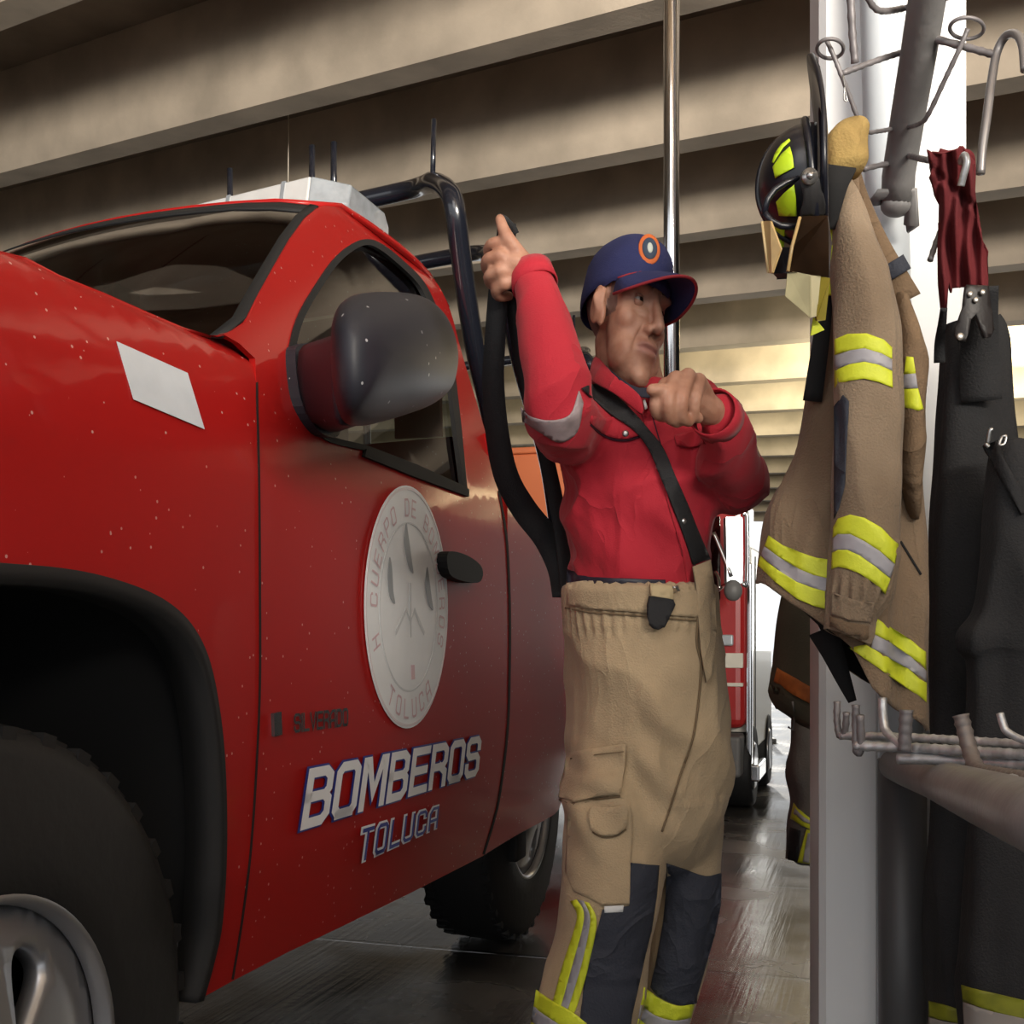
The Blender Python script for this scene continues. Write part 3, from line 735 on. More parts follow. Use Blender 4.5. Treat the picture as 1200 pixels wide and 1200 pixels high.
# --- stickers and lettering
msil = mat('reflective_white', (0.62, 0.66, 0.72), rough=0.35, var=.05, vscale=20)
side_panel('reflective_patch', [(137, 400), (220, 437), (240, 503), (157, 468)], msil, off=-.003, step=.03, solid=.001)
mwht = mat('decal_white', (0.88, 0.89, 0.91), rough=.4)
mblu = mat('decal_blue', (0.03, 0.045, 0.28), rough=.4)
G = {  # block letters: strokes on a 4 x 6 grid
 'B': [[(0, 0), (0, 6), (3, 6), (3.9, 5.3), (3.9, 3.8), (3.2, 3.1), (0, 3.1)], [(3.2, 3.1), (4, 2.4), (4, .8), (3.1, 0), (0, 0)]],
 'O': [[(.7, 0), (3.3, 0), (4, .7), (4, 5.3), (3.3, 6), (.7, 6), (0, 5.3), (0, .7), (.7, 0), (3.3, 0)]],
 'M': [[(0, 0), (0, 6), (.75, 6), (2.4, 1.6), (4.05, 6), (4.8, 6), (4.8, 0)]],
 'E': [[(4, 0), (0, 0), (0, 6), (4, 6)], [(0, 3), (3.6, 3)]],
 'R': [[(0, 0), (0, 6), (3.2, 6), (4, 5.3), (4, 3.6), (3.2, 2.8), (0, 2.8)], [(2.4, 2.8), (4, 1.8), (4, 0)]],
 'S': [[(4, 4.6), (4, 5.3), (3.3, 6), (.7, 6), (0, 5.3), (0, 3.8), (.7, 3.1), (3.3, 3.1), (4, 2.4), (4, .7), (3.3, 0), (.7, 0), (0, .7), (0, 1.4)]],
 'T': [[(0, 6), (4, 6)], [(2, 6), (2, 0)]], 'L': [[(0, 6), (0, 0), (3.8, 0)]], 'U': [[(0, 6), (0, .7), (.7, 0), (3.3, 0), (4, .7), (4, 6)]],
 'C': [[(4, 4.6), (4, 5.3), (3.3, 6), (.7, 6), (0, 5.3), (0, .7), (.7, 0), (3.3, 0), (4, .7), (4, 1.4)]],
 'A': [[(0, 0), (0, 4.6), (1.4, 6), (4, 6), (4, 0)], [(0, 2.4), (4, 2.4)]],
 'V': [[(0, 6), (2, 0), (4, 6)]], 'I': [[(0, 0), (0, 6)]], 'D': [[(0, 0), (0, 6), (3, 6), (4, 5), (4, 1), (3, 0), (0, 0)]],
 'H': [[(0, 0), (0, 6)], [(4, 0), (4, 6)], [(0, 3), (4, 3)]], 'P': [[(0, 0), (0, 6), (3.3, 6), (4, 5.3), (4, 3.4), (3.3, 2.8), (0, 2.8)]], ' ': [],
}
def stroke_geo(pts, w):
    P = [Vector(p) for p in pts]; n = len(P); A = []; B = []
    for i in range(n):
        d0 = (P[i] - P[i - 1]).normalized() if i else None
        d1 = (P[i + 1] - P[i]).normalized() if i < n - 1 else None
        if d0 is None or d1 is None:
            d = d0 or d1; nn_ = Vector((-d.y, d.x)); k = 1; e = (-d if d0 is None else d) * (w / 2)
        else:
            nn_ = (Vector((-d0.y, d0.x)) + Vector((-d1.y, d1.x)))
            nn_ = nn_.normalized(); k = min(1 / max(nn_.dot(Vector((-d1.y, d1.x))), .35), 2.2); e = Vector((0, 0))
        A.append(P[i] + nn_ * (w / 2) * k + e); B.append(P[i] - nn_ * (w / 2) * k + e)
    v = []; f = []
    for i in range(n): v += [A[i], B[i]]
    for i in range(n - 1): f.append((2 * i, 2 * i + 1, 2 * i + 3, 2 * i + 2))
    return v, f
def text_geo(txt, w, gap_=1.9, shear=0.18):
    v = []; f = []; x = 0
    for ch in txt:
        ss = G[ch]; wd = max([p[0] for s_ in ss for p in s_], default=3)
        for s_ in ss:
            a, b_ = stroke_geo(s_, w); n = len(v)
            v += [Vector((x + p.x + shear * p.y, p.y, len(f) * .000004)) for p in a]; f += [tuple(i + n for i in q) for q in b_]
        x += wd + gap_
    return v, f, x - gap_
def lettering(name, txt, corners, w, wout, mi, mo_, parent=TK, shear=.18, off=-.004, gap_=1.9):
    """corners: bottom-left, bottom-right, top-left, top-right of the text box on the truck's side"""
    bl, br_, tl, trr = [ts(*c_) for c_ in corners]
    for nm, ww, m_, o_ in (((name + '_outline', wout, mo_, off), (name, w, mi, off - .0022)) if mo_ else ((name, w, mi, off),)):
        v, f, wd = text_geo(txt, ww, gap_, shear)
        out = []
        for p in v:
            a = p.x / (wd + shear * 6); t = p.y / 6
            q = bl.lerp(br_, a).lerp(tl.lerp(trr, a), t)
            out.append(Vector((q.x, o_ - p.z, q.z)))
        fs = []
        for q in f:
            a, b_, c_ = (out[i] for i in q[:3])
            fs.append(q if (b_ - a).cross(c_ - a).y < 0 else tuple(reversed(q)))
        mk(nm, out, fs, m_, parent, world=False, smooth=False)
lettering('bomberos_lettering', 'BOMBEROS', [(353, 966), (556, 905), (362, 906), (560, 866)], 1.25, 1.75, mwht, mblu, gap_=1.75, shear=.0)
lettering('toluca_lettering', 'TOLUCA', [(415, 1008), (507, 968), (421, 974), (510, 946)], .85, 1.75, mblu, mwht, gap_=2.3, shear=.12)
# chrome badge (small raised letters with a slim block in front)
mbd = mat('badge_chrome', (0.20, 0.21, 0.22), rough=.25, metal=.8)
side_panel('badge_block', [(321, 836), (330, 834), (331, 861), (322, 863)], mbd, off=-.006, step=None, solid=.006, smooth=False)
lettering('badge_lettering', 'SILVERADO', [(342, 857), (404, 849), (342, 838), (404, 831)], 1.1, 0, mbd, None, gap_=1.5, shear=.0, off=-.006)
# round emblem on the door
me_ = mat('emblem_white', (0.84, 0.86, 0.88), rough=.4, var=.05, vscale=9)
mpk = mat('emblem_pink', (0.66, 0.46, 0.50), rough=.45); mgr = mat('emblem_grey', (0.30, 0.32, 0.34), rough=.45); mlg = mat('emblem_pale', (0.62, 0.64, 0.66), rough=.45)
c0 = tp(425, 712, 0); c1 = tp(523, 712, 0); EC = (c0 + c1) / 2; EU = (c1.x - c0.x) / 2
et = tp(466, 566, 0).z; eb = tp(470, 855, 0).z; EZ = (et + eb) / 2; ER = (et - eb) / 2
def em(px, pz, o_=-.0035): return Vector((EC.x + px * EU, o_, EZ + pz * ER))
def em_poly(name, pts, m_, o_=-.0062, parent=TK, holes=()):
    P, Fc = panel2d(pts, holes, None); v = [em(p.x, p.y, o_) for p in P]
    a, b_, c_ = (v[i] for i in Fc[0][:3])
    if (b_ - a).cross(c_ - a).y > 0: Fc = [tuple(reversed(q)) for q in Fc]
    return mk(name, v, Fc, m_, parent, world=False, smooth=False, solid=.001, offset=-1)
circ = lambda r, n=72: [(r * math.cos(2 * math.pi * i / n), r * math.sin(2 * math.pi * i / n)) for i in range(n)]
emb = em_poly('door_emblem', circ(1), me_, -.004)
em_poly('emblem_ring', circ(.985), mat('emblem_rim', (.74, .68, .70), rough=.4), -.0052, emb, [circ(.965)])
em_poly('emblem_ring', circ(.70), mlg, -.0052, emb, [circ(.685)])
def arc_text(txt, a0, a1, r, sz, up=True):
    n = len(txt)
    for i, ch in enumerate(txt):
        tb = MB()
        a = a0 + (a1 - a0) * i / max(1, n - 1)
        for s_ in G[ch]:
            v, f = stroke_geo([((p[0] - 2) * sz, (p[1] - 3) * sz) for p in s_], .8 * sz)
            out = []
            for p in v:
                if up: rad = Vector((math.cos(a), math.sin(a))); tan = Vector((math.sin(a), -math.cos(a)))
                else: rad = -Vector((math.cos(a), math.sin(a))); tan = Vector((-math.sin(a), math.cos(a)))
                c_ = Vector((math.cos(a), math.sin(a))) * r
                q = c_ + tan * p.x + rad * p.y; out.append(em(q.x, q.y, -.0055))
            fs = []
            for q in f:
                A_, B_, C_ = (out[i_] for i_ in q[:3]); fs.append(q if (B_ - A_).cross(C_ - A_).y < 0 else tuple(reversed(q)))
            tb.add(out, fs)
        if tb.v: tb.build('emblem_letter', mpk, emb, world=False, smooth=False)
arc_text('H CUERPO DE BOMBEROS', math.radians(200), math.radians(-20), .82, .022)
arc_text('TOLUCA', math.radians(238), math.radians(302), .84, .024, False)
# plain marks inside the emblem: three slender leaf shapes, a staff and two short bars
leaf = lambda x, z, s_, sl: cr2([(x, z + .17 * s_), (x + .05, z + .08 * s_), (x + .06 + sl, z - .1 * s_), (x + .10 + sl, z - .2 * s_), (x + sl - .02, z - .14 * s_), (x - .04, z + .02)], 4, True)
for q in (leaf(-.10, .50, 1.1, .07), leaf(-.48, .22, 1.0, .02), leaf(.42, .18, 1.0, .06)): em_poly('emblem_mark', q, mgr, -.0056, emb)
em_poly('emblem_mark', [(-.02, .2), (.02, .2), (.03, -.25), (-.03, -.25)], mlg, -.0056, emb)
em_poly('emblem_mark', thick([(-.35, -.22), (-.1, -.02), (.0, -.12), (.1, -.02), (.35, -.22)], .035), mlg, -.0056, emb)
em_poly('emblem_mark', [(.02, -.48), (.10, -.48), (.11, -.6), (.03, -.6)], mpk, -.0056, emb)
# door handle
ho = cr2([(524, 652), (530, 646), (548, 651), (563, 662), (566, 674), (560, 683), (540, 680), (527, 672)], 3, True)
hd = side_panel('door_handle', ho, mat('handle_black', (.012, .012, .013), rough=.65, spec=.25), off=-.03, step=None, solid=.028)
# belt moulding under the window
side_panel('belt_moulding', [(430, 526), (487, 549), (550, 573), (550, 582), (487, 559), (428, 535)], mblk, cab=True, off=-.008, step=None, solid=.01)
for o in [c for c in bpy.data.objects if c.type == 'MESH' and RM.get(c.name) is TKM]:
    for v in o.data.vertices: v.co = shear(v.co)
# orange box standing in the truck bed
bx = tp(624, 558, .55)
g = TKM @ Vector((bx.x, bx.y, 0))
mor = mat('case_orange', (0.72, 0.20, 0.08), rough=.5)
case = thing('equipment_case', 'orange case with a printed label standing in the bed of the red pickup', 'case', (g.x, g.y, .8), TH)
zt_ = bx.z + .085; cs_ = .30
MB().box((0, 0, (zt_ - .8) / 2), (cs_, .42, zt_ - .8)).build('case_body', mor, case, world=False, bevel=.015)
MB().box((0, 0, zt_ - .8 + .012), (cs_ + .02, .44, .03)).build('lid', mor, case, world=False, bevel=.008)
mlab = mat('label_pale', (.55, .5, .5), rough=.5)
MB().box((-.06, -.213, zt_ - .8 - .07), (.10, .005, .06)).build('label', mlab, case, world=False, smooth=False)
# ------------------------------------------------------------------ the man pulling up his braces
MX, MY = at(745, 800, 2.0).x, 2.0
MAN = thing('person', 'man in red shirt, navy cap and tan firefighter trousers pulling up his black braces', 'person', (MX, MY, 0))
def ring(px, py, Y, hw, hd, n=24, e=2.2, rot=0.0, tilt=0.0):
    c = at(px, py, Y); s = F / Y; out = []
    for j in range(n):
        a = 2 * math.pi * j / n; ca, sa = math.cos(a), math.sin(a)
        x = math.copysign(abs(ca) ** (2 / e), ca) * hw / s; y = math.copysign(abs(sa) ** (2 / e), sa) * hd
        x, y = x * math.cos(rot) - y * math.sin(rot), x * math.sin(rot) + y * math.cos(rot)
        out.append(c + Vector((x, y, tilt * x)))
    return out
def rings_interp(keys, k=5):
    """keys: (px,py,Y,hw,hd) -> dense smooth rings"""
    K = [Vector(q) for q in [(a[0], a[1], a[2]) for a in keys]]
    A = cr([Vector((q[0], q[1], q[2])) for q in keys], k); B = cr([Vector((q[3], q[4], 0)) for q in keys], k)
    return [(a.x, a.y, a.z, b_.x, b_.y) for a, b_ in zip(A, B)]
def limb(mb, pts, seg=16, k=5, flat=1.0):
    """pts: (px,py,Y,r) -> closed tapering tube with rounded ends"""
    P = cr([at(*q[:3]) for q in pts], k); R = [v.x for v in cr([Vector((q[3], 0, 0)) for q in pts], k)]
    mb.tube(P, R, seg, True, flat=flat)
    mb.ell(P[0], (R[0],) * 3, n=seg, m=8); mb.ell(P[-1], (R[-1],) * 3, n=seg, m=8)
def fold(me, amp, f1, f2, seed=0.0, mask=None):
    """cloth creases: ridged noise along the surface normal"""
    ds = []
    for v in me.vertices:
        p = v.co
        q = Vector((p.x * f1[0], p.y * f1[1], p.z * f1[2])) + Vector((seed, seed * 2, -seed))
        n1 = noise.noise(q); r = (1 - min(1, abs(n1) * 2.2)) ** 2
        n2 = noise.noise(Vector((p.x * f2[0], p.y * f2[1], p.z * f2[2])) + Vector((seed * 3, 0, seed)))
        d = amp * (.7 * r - .35 + .6 * n2)
        if mask: d *= mask(p)
        ds.append(d)
    ns = [v.normal.copy() for v in me.vertices]
    for v, n_, d in zip(me.vertices, ns, ds): v.co += n_ * d
    me.update()
def finish(name, me, m, parent, smooth=True):
    setmat(me, m)
    for p in me.polygons: p.use_smooth = smooth
    return link(name, me, parent)

# ---------------- body: one continuous skin
HC = at(735, 370, 1.98); YAW = math.radians(37); ROLL = math.radians(11)
fw = Vector((math.sin(YAW), -math.cos(YAW), -.04)).normalized(); up0 = Vector((0, 0, 1)); lf0 = up0.cross(fw).normalized(); up0 = fw.cross(lf0)
upv = up0 * math.cos(ROLL) + lf0 * math.sin(ROLL); lfv = lf0 * math.cos(ROLL) - up0 * math.sin(ROLL)
HS = Vector((.76, 1, 1.06))
def hd(x, y, z):
    q = lfv * x + fw * y + upv * z
    return HC + Vector((q.x * HS.x, q.y * HS.y, q.z * HS.z))
HM = Matrix(((lfv.x, fw.x, upv.x), (lfv.y, fw.y, upv.y), (lfv.z, fw.z, upv.z)))
def hinv(p):
    q = p - HC; q = Vector((q.x / HS.x, q.y / HS.y, q.z / HS.z)); return HM.transposed() @ q
head = MB()
def he(c, r, n=20, m=14, rot=None):
    t = MB().ell((0, 0, 0), r, rot, n, m); head.add([hd(*(Vector(c) + v)) for v in t.v], t.f)
def hcap(pts, rs):
    for i in range(len(pts) - 1):
        a, b_ = Vector(pts[i]), Vector(pts[i + 1])
        for k in range(6):
            t = k / 5; r = rs[i] + (rs[i + 1] - rs[i]) * t; he(a.lerp(b_, t), (r, r, r), 12, 8)
he((0, -.018, .035), (.074, .094, .086)); he((0, .026, .02), (.064, .062, .062)); he((0, .028, -.03), (.062, .056, .074))
he((0, .030, -.085), (.047, .050, .038)); he((0, .062, -.106), (.025, .019, .018))
for s in (-1, 1):
    he((s * .040, .044, -.026), (.026, .028, .026)); he((s * .036, .036, -.072), (.027, .036, .034))
    he((s * .030, .078, .024), (.024, .010, .009)); he((s * .0135, .090, -.041), (.010, .012, .0085))
    he((s * .078, -.010, -.005), (.0075, .020, .034), rot=Matrix.Rotation(-.25, 3, 'X')); he((s * .073, .0, -.022), (.008, .012, .020))
hcap([(0, .083, .012), (0, .094, -.012), (0, .104, -.035)], [.0085, .010, .012])
he((0, .068, -.066), (.034, .022, .026)); he((0, .085, -.0625), (.022, .009, .0065)); he((0, .083, -.0745), (.019, .010, .0075))
bm = MB(); bm.add(head.v, head.f)
limb(bm, [(733, 400, 2.0, .052), (737, 440, 2.01, .055), (743, 475, 2.03, .064)], 18)
K = rings_interp([(744, 452, 2.02, 40, .05), (748, 476, 2.03, 74, .075), (752, 520, 2.03, 80, .095), (750, 600, 2.03, 70, .09), (748, 690, 2.04, 70, .09), (752, 800, 2.04, 74, .095), (752, 930, 2.04, 74, .09), (752, 970, 2.04, 60, .07)], 4)
bm.loft([ring(*q) for q in K])
# arms (wrists run into the hands)
limb(bm, [(690, 478, 2.03, .048), (668, 486, 1.92, .042), (652, 470, 1.83, .040), (635, 400, 1.86, .034), (622, 322, 1.925, .024)])
limb(bm, [(812, 476, 2.09, .048), (846, 520, 2.05, .042), (868, 556, 1.99, .040), (856, 515, 1.88, .032), (834, 482, 1.775, .023)])
# legs and feet
limb(bm, [(715, 950, 2.0, .072), (716, 1060, 1.97, .06), (695, 1150, 1.97, .05), (676, 1300, 2.0, .045), (668, 1390, 2.01, .035)])
limb(bm, [(795, 950, 2.08, .07), (800, 1060, 2.07, .055), (775, 1150, 2.09, .048), (745, 1290, 2.12, .042), (738, 1375, 2.13, .035)])
for (px, py, Y) in ((668, 1400, 2.01), (738, 1380, 2.13)):
    a = at(px, py, Y); a.z = .055
    bm.tube([a + Vector((-.02, .03, 0)), a + Vector((.02, -.03, 0)), a + Vector((.07, -.11, -.015)), a + Vector((.09, -.14, -.02))], [.035, .04, .03, .018], 12)
    bm.tube([a + Vector((0, 0, -.02)), at(px, py - 20, Y)], .033, 12)
# hands: metacarpals, fingers, thumb
def finger(pts, r0, r1):
    n = len(pts)
    limb(bm, [(*p, r0 + (r1 - r0) * i / (n - 1)) for i, p in enumerate(pts)], 10, 4)
# raised right hand
W1 = (622, 320, 1.925)
for kn, pip, dip, tip in (((593, 285, 1.905), (577, 286, 1.915), (573, 297, 1.94), (584, 303, 1.955)),
                          ((586, 300, 1.900), (572, 304, 1.912), (571, 316, 1.94), (583, 320, 1.955)),
                          ((586, 317, 1.902), (574, 323, 1.915), (576, 333, 1.94), (588, 336, 1.955)),
                          ((591, 332, 1.910), (582, 339, 1.922), (585, 347, 1.94), (596, 347, 1.952))):
    finger([W1, tuple(Vector(W1).lerp(Vector(kn), .5)), kn], .016, .0125)
    finger([kn, pip, dip, tip], .0115, .0085)
limb(bm, [(620, 316, 1.92, .022), (604, 309, 1.912, .024), (592, 308, 1.908, .018)], 12)
finger([(616, 308, 1.918), (601, 288, 1.900), (591, 271, 1.900), (586, 257, 1.908)], .014, .0085)
# left hand in front of the chest
W2 = (833, 481, 1.77)
for kn, pip, dip, tip in (((780, 452, 1.700), (769, 470, 1.680), (771, 485, 1.690), (781, 489, 1.708)),
                          ((792, 444, 1.695), (783, 468, 1.672), (784, 488, 1.684), (793, 495, 1.704)),
                          ((806, 441, 1.702), (799, 467, 1.680), (799, 488, 1.690), (807, 494, 1.708)),
                          ((819, 446, 1.718), (814, 468, 1.700), (812, 485, 1.708), (818, 490, 1.722))):
    finger([W2, tuple(Vector(W2).lerp(Vector(kn), .5)), kn], .016, .0125)
    finger([kn, pip, dip, tip], .0115, .0085)
limb(bm, [(830, 480, 1.765, .023), (812, 468, 1.742, .024), (802, 460, 1.725, .018)], 12)
finger([(818, 478, 1.752), (798, 470, 1.705), (778, 458, 1.676), (764, 457, 1.668)], .014, .009)
body = merged(bm, .0029, 4, .5)
b_ = bmesh.new(); b_.from_mesh(body); sel = []
for v in b_.verts:
    p = hinv(v.co)
    if abs(p.x) < .068 and p.y > -.02 and -.16 < p.z < .06 and not (abs(p.x) < .022 and p.y > .078): sel.append(v)
for _ in range(9): bmesh.ops.smooth_vert(b_, verts=sel, factor=.5, use_axis_x=True, use_axis_y=True, use_axis_z=True)
b_.to_mesh(body); b_.free(); body.update()
# sculpt: sockets, nostrils, mouth line, cheek folds, lids
ga = lambda d, s: math.exp(-(d / s) ** 2)
tints = []
for v in body.vertices:
    p = hinv(v.co); t = (1, 1, 1); x, y, z = p
    if abs(x) < .1 and abs(y) < .16 and -.15 < z < .15:
        ax = abs(x)
        if y > .03:
            d = -.0070 * ga(ax - .031, .016) * ga(z - .004, .011)
            d += -.0030 * ga(z + .0685 + .06 * ax * ax / .03, .0028) * (1 if ax < .026 else ga(ax - .026, .006))
            d += -.0040 * ga(ax - .029 + (z + .055) * .35, .0040) * ga(z + .055, .018)
            d += -.004 * ga(ax - .008, .0045) * ga(z + .0455, .005) * (1 if y > .08 else 0)
            d += .0018 * ga(ax - .031, .014) * ga(z + .0135, .005) - .0030 * ga(ax - .033, .012) * ga(z + .020 - .1 * (ax - .03), .0035) - .0022 * ga(ax - .052, .006) * (ga(z - .006, .002) + ga(z + .001, .002))
            d += -.0012 * ga(z - .05, .003) - .0012 * ga(z - .06, .003)
            v.co += (HM @ Vector((0, d, 0)))
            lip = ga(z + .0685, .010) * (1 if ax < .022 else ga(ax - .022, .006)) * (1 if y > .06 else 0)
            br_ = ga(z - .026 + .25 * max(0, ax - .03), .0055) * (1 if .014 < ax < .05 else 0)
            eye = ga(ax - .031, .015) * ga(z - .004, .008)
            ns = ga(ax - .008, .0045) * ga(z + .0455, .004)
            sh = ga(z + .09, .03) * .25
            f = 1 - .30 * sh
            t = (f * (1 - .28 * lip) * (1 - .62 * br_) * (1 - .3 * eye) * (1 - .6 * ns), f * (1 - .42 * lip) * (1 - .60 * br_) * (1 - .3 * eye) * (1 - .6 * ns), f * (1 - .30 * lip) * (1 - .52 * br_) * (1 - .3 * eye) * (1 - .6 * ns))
        elif z > -.02 + max(0, (-.02 - y)) * -.8 and ax < .076 and not (ax > .066 and -.04 < y < .015 and z < .03):
            h_ = .42; t = (h_, h_ * 1.1, h_ * 1.3)
        if ax > .070 and -.03 < y < .012 and -.03 < z < .02:
            v.co += HM @ Vector((math.copysign(-.009, x) * ga(y + .004, .007) * ga(z + .002, .014), 0, 0))
    tints.append(t)
ca = body.color_attributes.new('tint', 'FLOAT_COLOR', 'POINT')
for i, t in enumerate(tints): ca.data[i].color = (*t, 1)
msk = mat('skin', (0.40, 0.205, 0.135), rough=0.52, spec=.4, bump=.06, bscale=350)
nt = msk.node_tree; N = nt.nodes; L = nt.links; b = N['Principled BSDF']
b.inputs['Subsurface Weight'].default_value = .08; b.inputs['Subsurface Radius'].default_value = (.01, .004, .002); b.inputs['Subsurface Scale'].default_value = .5
vc = N.new('ShaderNodeVertexColor'); vc.layer_name = 'tint'
no_ = N.new('ShaderNodeTexNoise'); no_.inputs['Scale'].default_value = 45; tcs = N.new('ShaderNodeTexCoord'); L.new(tcs.outputs['Object'], no_.inputs['Vector'])
rs = N.new('ShaderNodeValToRGB'); rs.color_ramp.elements[0].color = (0.36, 0.17, 0.11, 1); rs.color_ramp.elements[1].color = (0.45, 0.24, 0.165, 1)
rs.color_ramp.elements[0].position = .35; rs.color_ramp.elements[1].position = .65
L.new(no_.outputs['Fac'], rs.inputs['Fac'])
mu = N.new('ShaderNodeMixRGB'); mu.blend_type = 'MULTIPLY'; mu.inputs['Fac'].default_value = 1; L.new(rs.outputs['Color'], mu.inputs['Color1']); L.new(vc.outputs['Color'], mu.inputs['Color2'])
L.new(mu.outputs['Color'], b.inputs['Base Color'])
body.update()
BODY = finish('body', body, msk, MAN)
# eyes
mey = mat('eye_white', (.36, .32, .29), rough=.15); mir_ = mat('iris', (.020, .012, .009), rough=.1)
for s in (-1, 1):
    c = Vector((s * .031, .0615, .003)); e = MB().ell((0, 0, 0), (.0118,) * 3, n=20, m=14)
    eo = MB().add([hd(*(c + v)) for v in e.v], e.f).build('eyeball', mey, MAN)
    g = Vector((.15, 1, -.05)).normalized(); q = g.to_track_quat('Z', 'Y').to_matrix()
    ii = MB().ell((0, 0, 0), (.0062, .0062, .0022), n=16, m=8)
    MB().add([hd(*(c + g * .0106 + q @ v)) for v in ii.v], ii.f).build('iris', mir_, eo)
    for e0, e1, nm in ((17, 88, 'upper_eyelid'), (-88, -14, 'lower_eyelid')):
        rows = []
        for k in range(8):
            el = math.radians(e0 + (e1 - e0) * k / 7); row = []
            for j in range(13):
                az = math.radians(-72 + 12 * j); ee = el
                if (nm[0] == 'u' and k == 0) or (nm[0] == 'l' and k == 7): ee = el * (1 - .75 * (abs(j - 6) / 6) ** 2)
                row.append(hd(*(c + Vector((math.cos(ee) * math.sin(az), math.cos(ee) * math.cos(az), math.sin(ee))) * .0132)))
            rows.append(row)
        MB().loft(rows, False, False).build(nm, mat('eyelid_skin', (.30, .145, .095), rough=.55), MAN, solid=.0018, offset=0)

for s in (-1, 1):
    bp2 = [hd(s * x, y, z) for x, y, z in ((.013, .086, .0255), (.022, .0865, .0285), (.033, .083, .0295), (.043, .076, .0275), (.052, .066, .022))]
    MB().tube(cr(bp2, 4), [.002 + .0022 * math.sin(math.pi * (i + 1) / 18) for i in range(17)], 8, flat=.6).build('eyebrow', mat('brow_dark', (.045, .032, .026), rough=.9), MAN)
# ---------------- cap
mcap = mat('cap_navy', (0.020, 0.026, 0.105), rough=.85, bump=.25, bscale=500, var=.12, vscale=14)
mcapr = mat('cap_red_edge', (0.30, 0.02, 0.03), rough=.8)
def caps(th, ph):
    """crown surface"""
    st = math.sin(th); zz = .034 + .088 * math.cos(th) ** (.85 - .40 * max(0, math.sin(ph))) if th < math.pi / 2 - .01 else .034 - .02 * (th - math.pi / 2 + .01) / .3
    return Vector((.083 * st * math.cos(ph), -.014 + .107 * st * math.sin(ph) * (1.02 if math.sin(ph) > 0 else 1), zz))
rings = []
for th in [.04, .2, .4, .6, .8, 1.0, 1.2, 1.35, 1.5, 1.62, 1.8]:
    rings.append([hd(*(caps(th, 2 * math.pi * j / 48) + Vector((0, 0, (.006 if th > 1.3 else 0) * (1 if math.sin(2 * math.pi * j / 48) > .3 else 0) - (.022 * max(0, -math.sin(2 * math.pi * j / 48)) if th > 1.3 else 0))))) for j in range(48)])
cap_me = MB().loft(rings, caps=False); cap_me.add([hd(0, -.014, .1225)], []); n_ = len(cap_me.v) - 1
for j in range(48): cap_me.f.append((j, n_, (j + 1) % 48))
CAP = cap_me.build('cap', mcap, MAN, solid=.002, offset=1)
cb = bvh_of(CAP.data); 
capw = bpy.data.meshes.new('t'); capw.from_pydata([tuple(v) for v in cap_me.v], [], cap_me.f); cbv = bvh_of(capw)
hb = MB().ell((0, 0, 0), (.006, .006, .004)); MB().add([hd(*(Vector((0, -.014, .123)) + v)) for v in hb.v], hb.f).build('cap_button', mcap, CAP)
# visor
def vis(t, r):
    a = t * .98
    x = .080 * math.sin(a) / math.sin(1.15) * (1 + .03 * r); base_y = -.014 + .107 * math.sqrt(max(0, 1 - (x / .0835) ** 2)) if abs(x) < .0834 else -.014
    y = base_y + r * .088 * math.cos(t * 1.45) ** .6 if abs(t) < 1 else base_y
    z = .047 - .026 * (x / .08) ** 2 - .012 * r - .010 * r * r
    return Vector((x, y, z))
rows = [[hd(*vis(-1 + 2 * i / 28, r / 6)) for i in range(29)] for r in range(7)]
MB().loft(rows, False, False).build('visor', mcap, CAP, solid=.0035, offset=0)
edge = [hd(*(vis(-1 + 2 * i / 28, 1) + Vector((0, 0, .0005)))) for i in range(29)]
MB().tube(edge, .0026, 8).build('visor_edging', mcapr, CAP)
MB().tube([hd(*(vis(-1 + 2 * i / 28, 0) + Vector((0, .001, .0015)))) for i in range(29)], .0022, 8).build('visor_seam', mcapr, CAP)
mbo = mat('badge_orange', (.62, .14, .03), rough=.7); mbd_ = mat('badge_dark', (.03, .05, .09), rough=.7); mbw = mat('badge_white', (.55, .6, .55), rough=.7)
def ell2(cx, cy, a, b_, rot, n=36): return [(cx + a * math.cos(t) * math.cos(rot) - b_ * math.sin(t) * math.sin(rot), cy + a * math.cos(t) * math.sin(rot) + b_ * math.sin(t) * math.cos(rot)) for t in [2 * math.pi * i / n for i in range(n)]]
h_ = cbv.ray_cast(CAM, ray(761, 292).normalized()); bn = h_[1] if h_[1].dot(ray(761, 292)) < 0 else -h_[1]
bq = bn.to_track_quat('Z', 'Y').to_matrix()
def disc(name, r, lift, m, parent, n=36, k=(1, 1)):
    rings = [[h_[0] + bn * z + bq @ Vector((q * k[0] * math.cos(t), q * k[1] * math.sin(t), -q * q * 6)) for t in [2 * math.pi * j / n for j in range(n)]] for z, q in ((-.006, r), (lift, r), (lift + .0006, r * .93), (lift + .0006, r * .5), (lift + .0006, .0004))]
    return MB().loft(rings).build(name, m, parent)
bd = disc('cap_badge', .0235, .0035, mbo, CAP, 36, (.74, 1.12)); disc('badge_field', .0165, .0046, mbd_, bd, 36, (.74, 1.12)); disc('badge_figure', .009, .0056, mbw, bd, 20, (.5, 1))
# temple hair
mhair = mat('hair_grey', (.10, .09, .085), rough=.9)

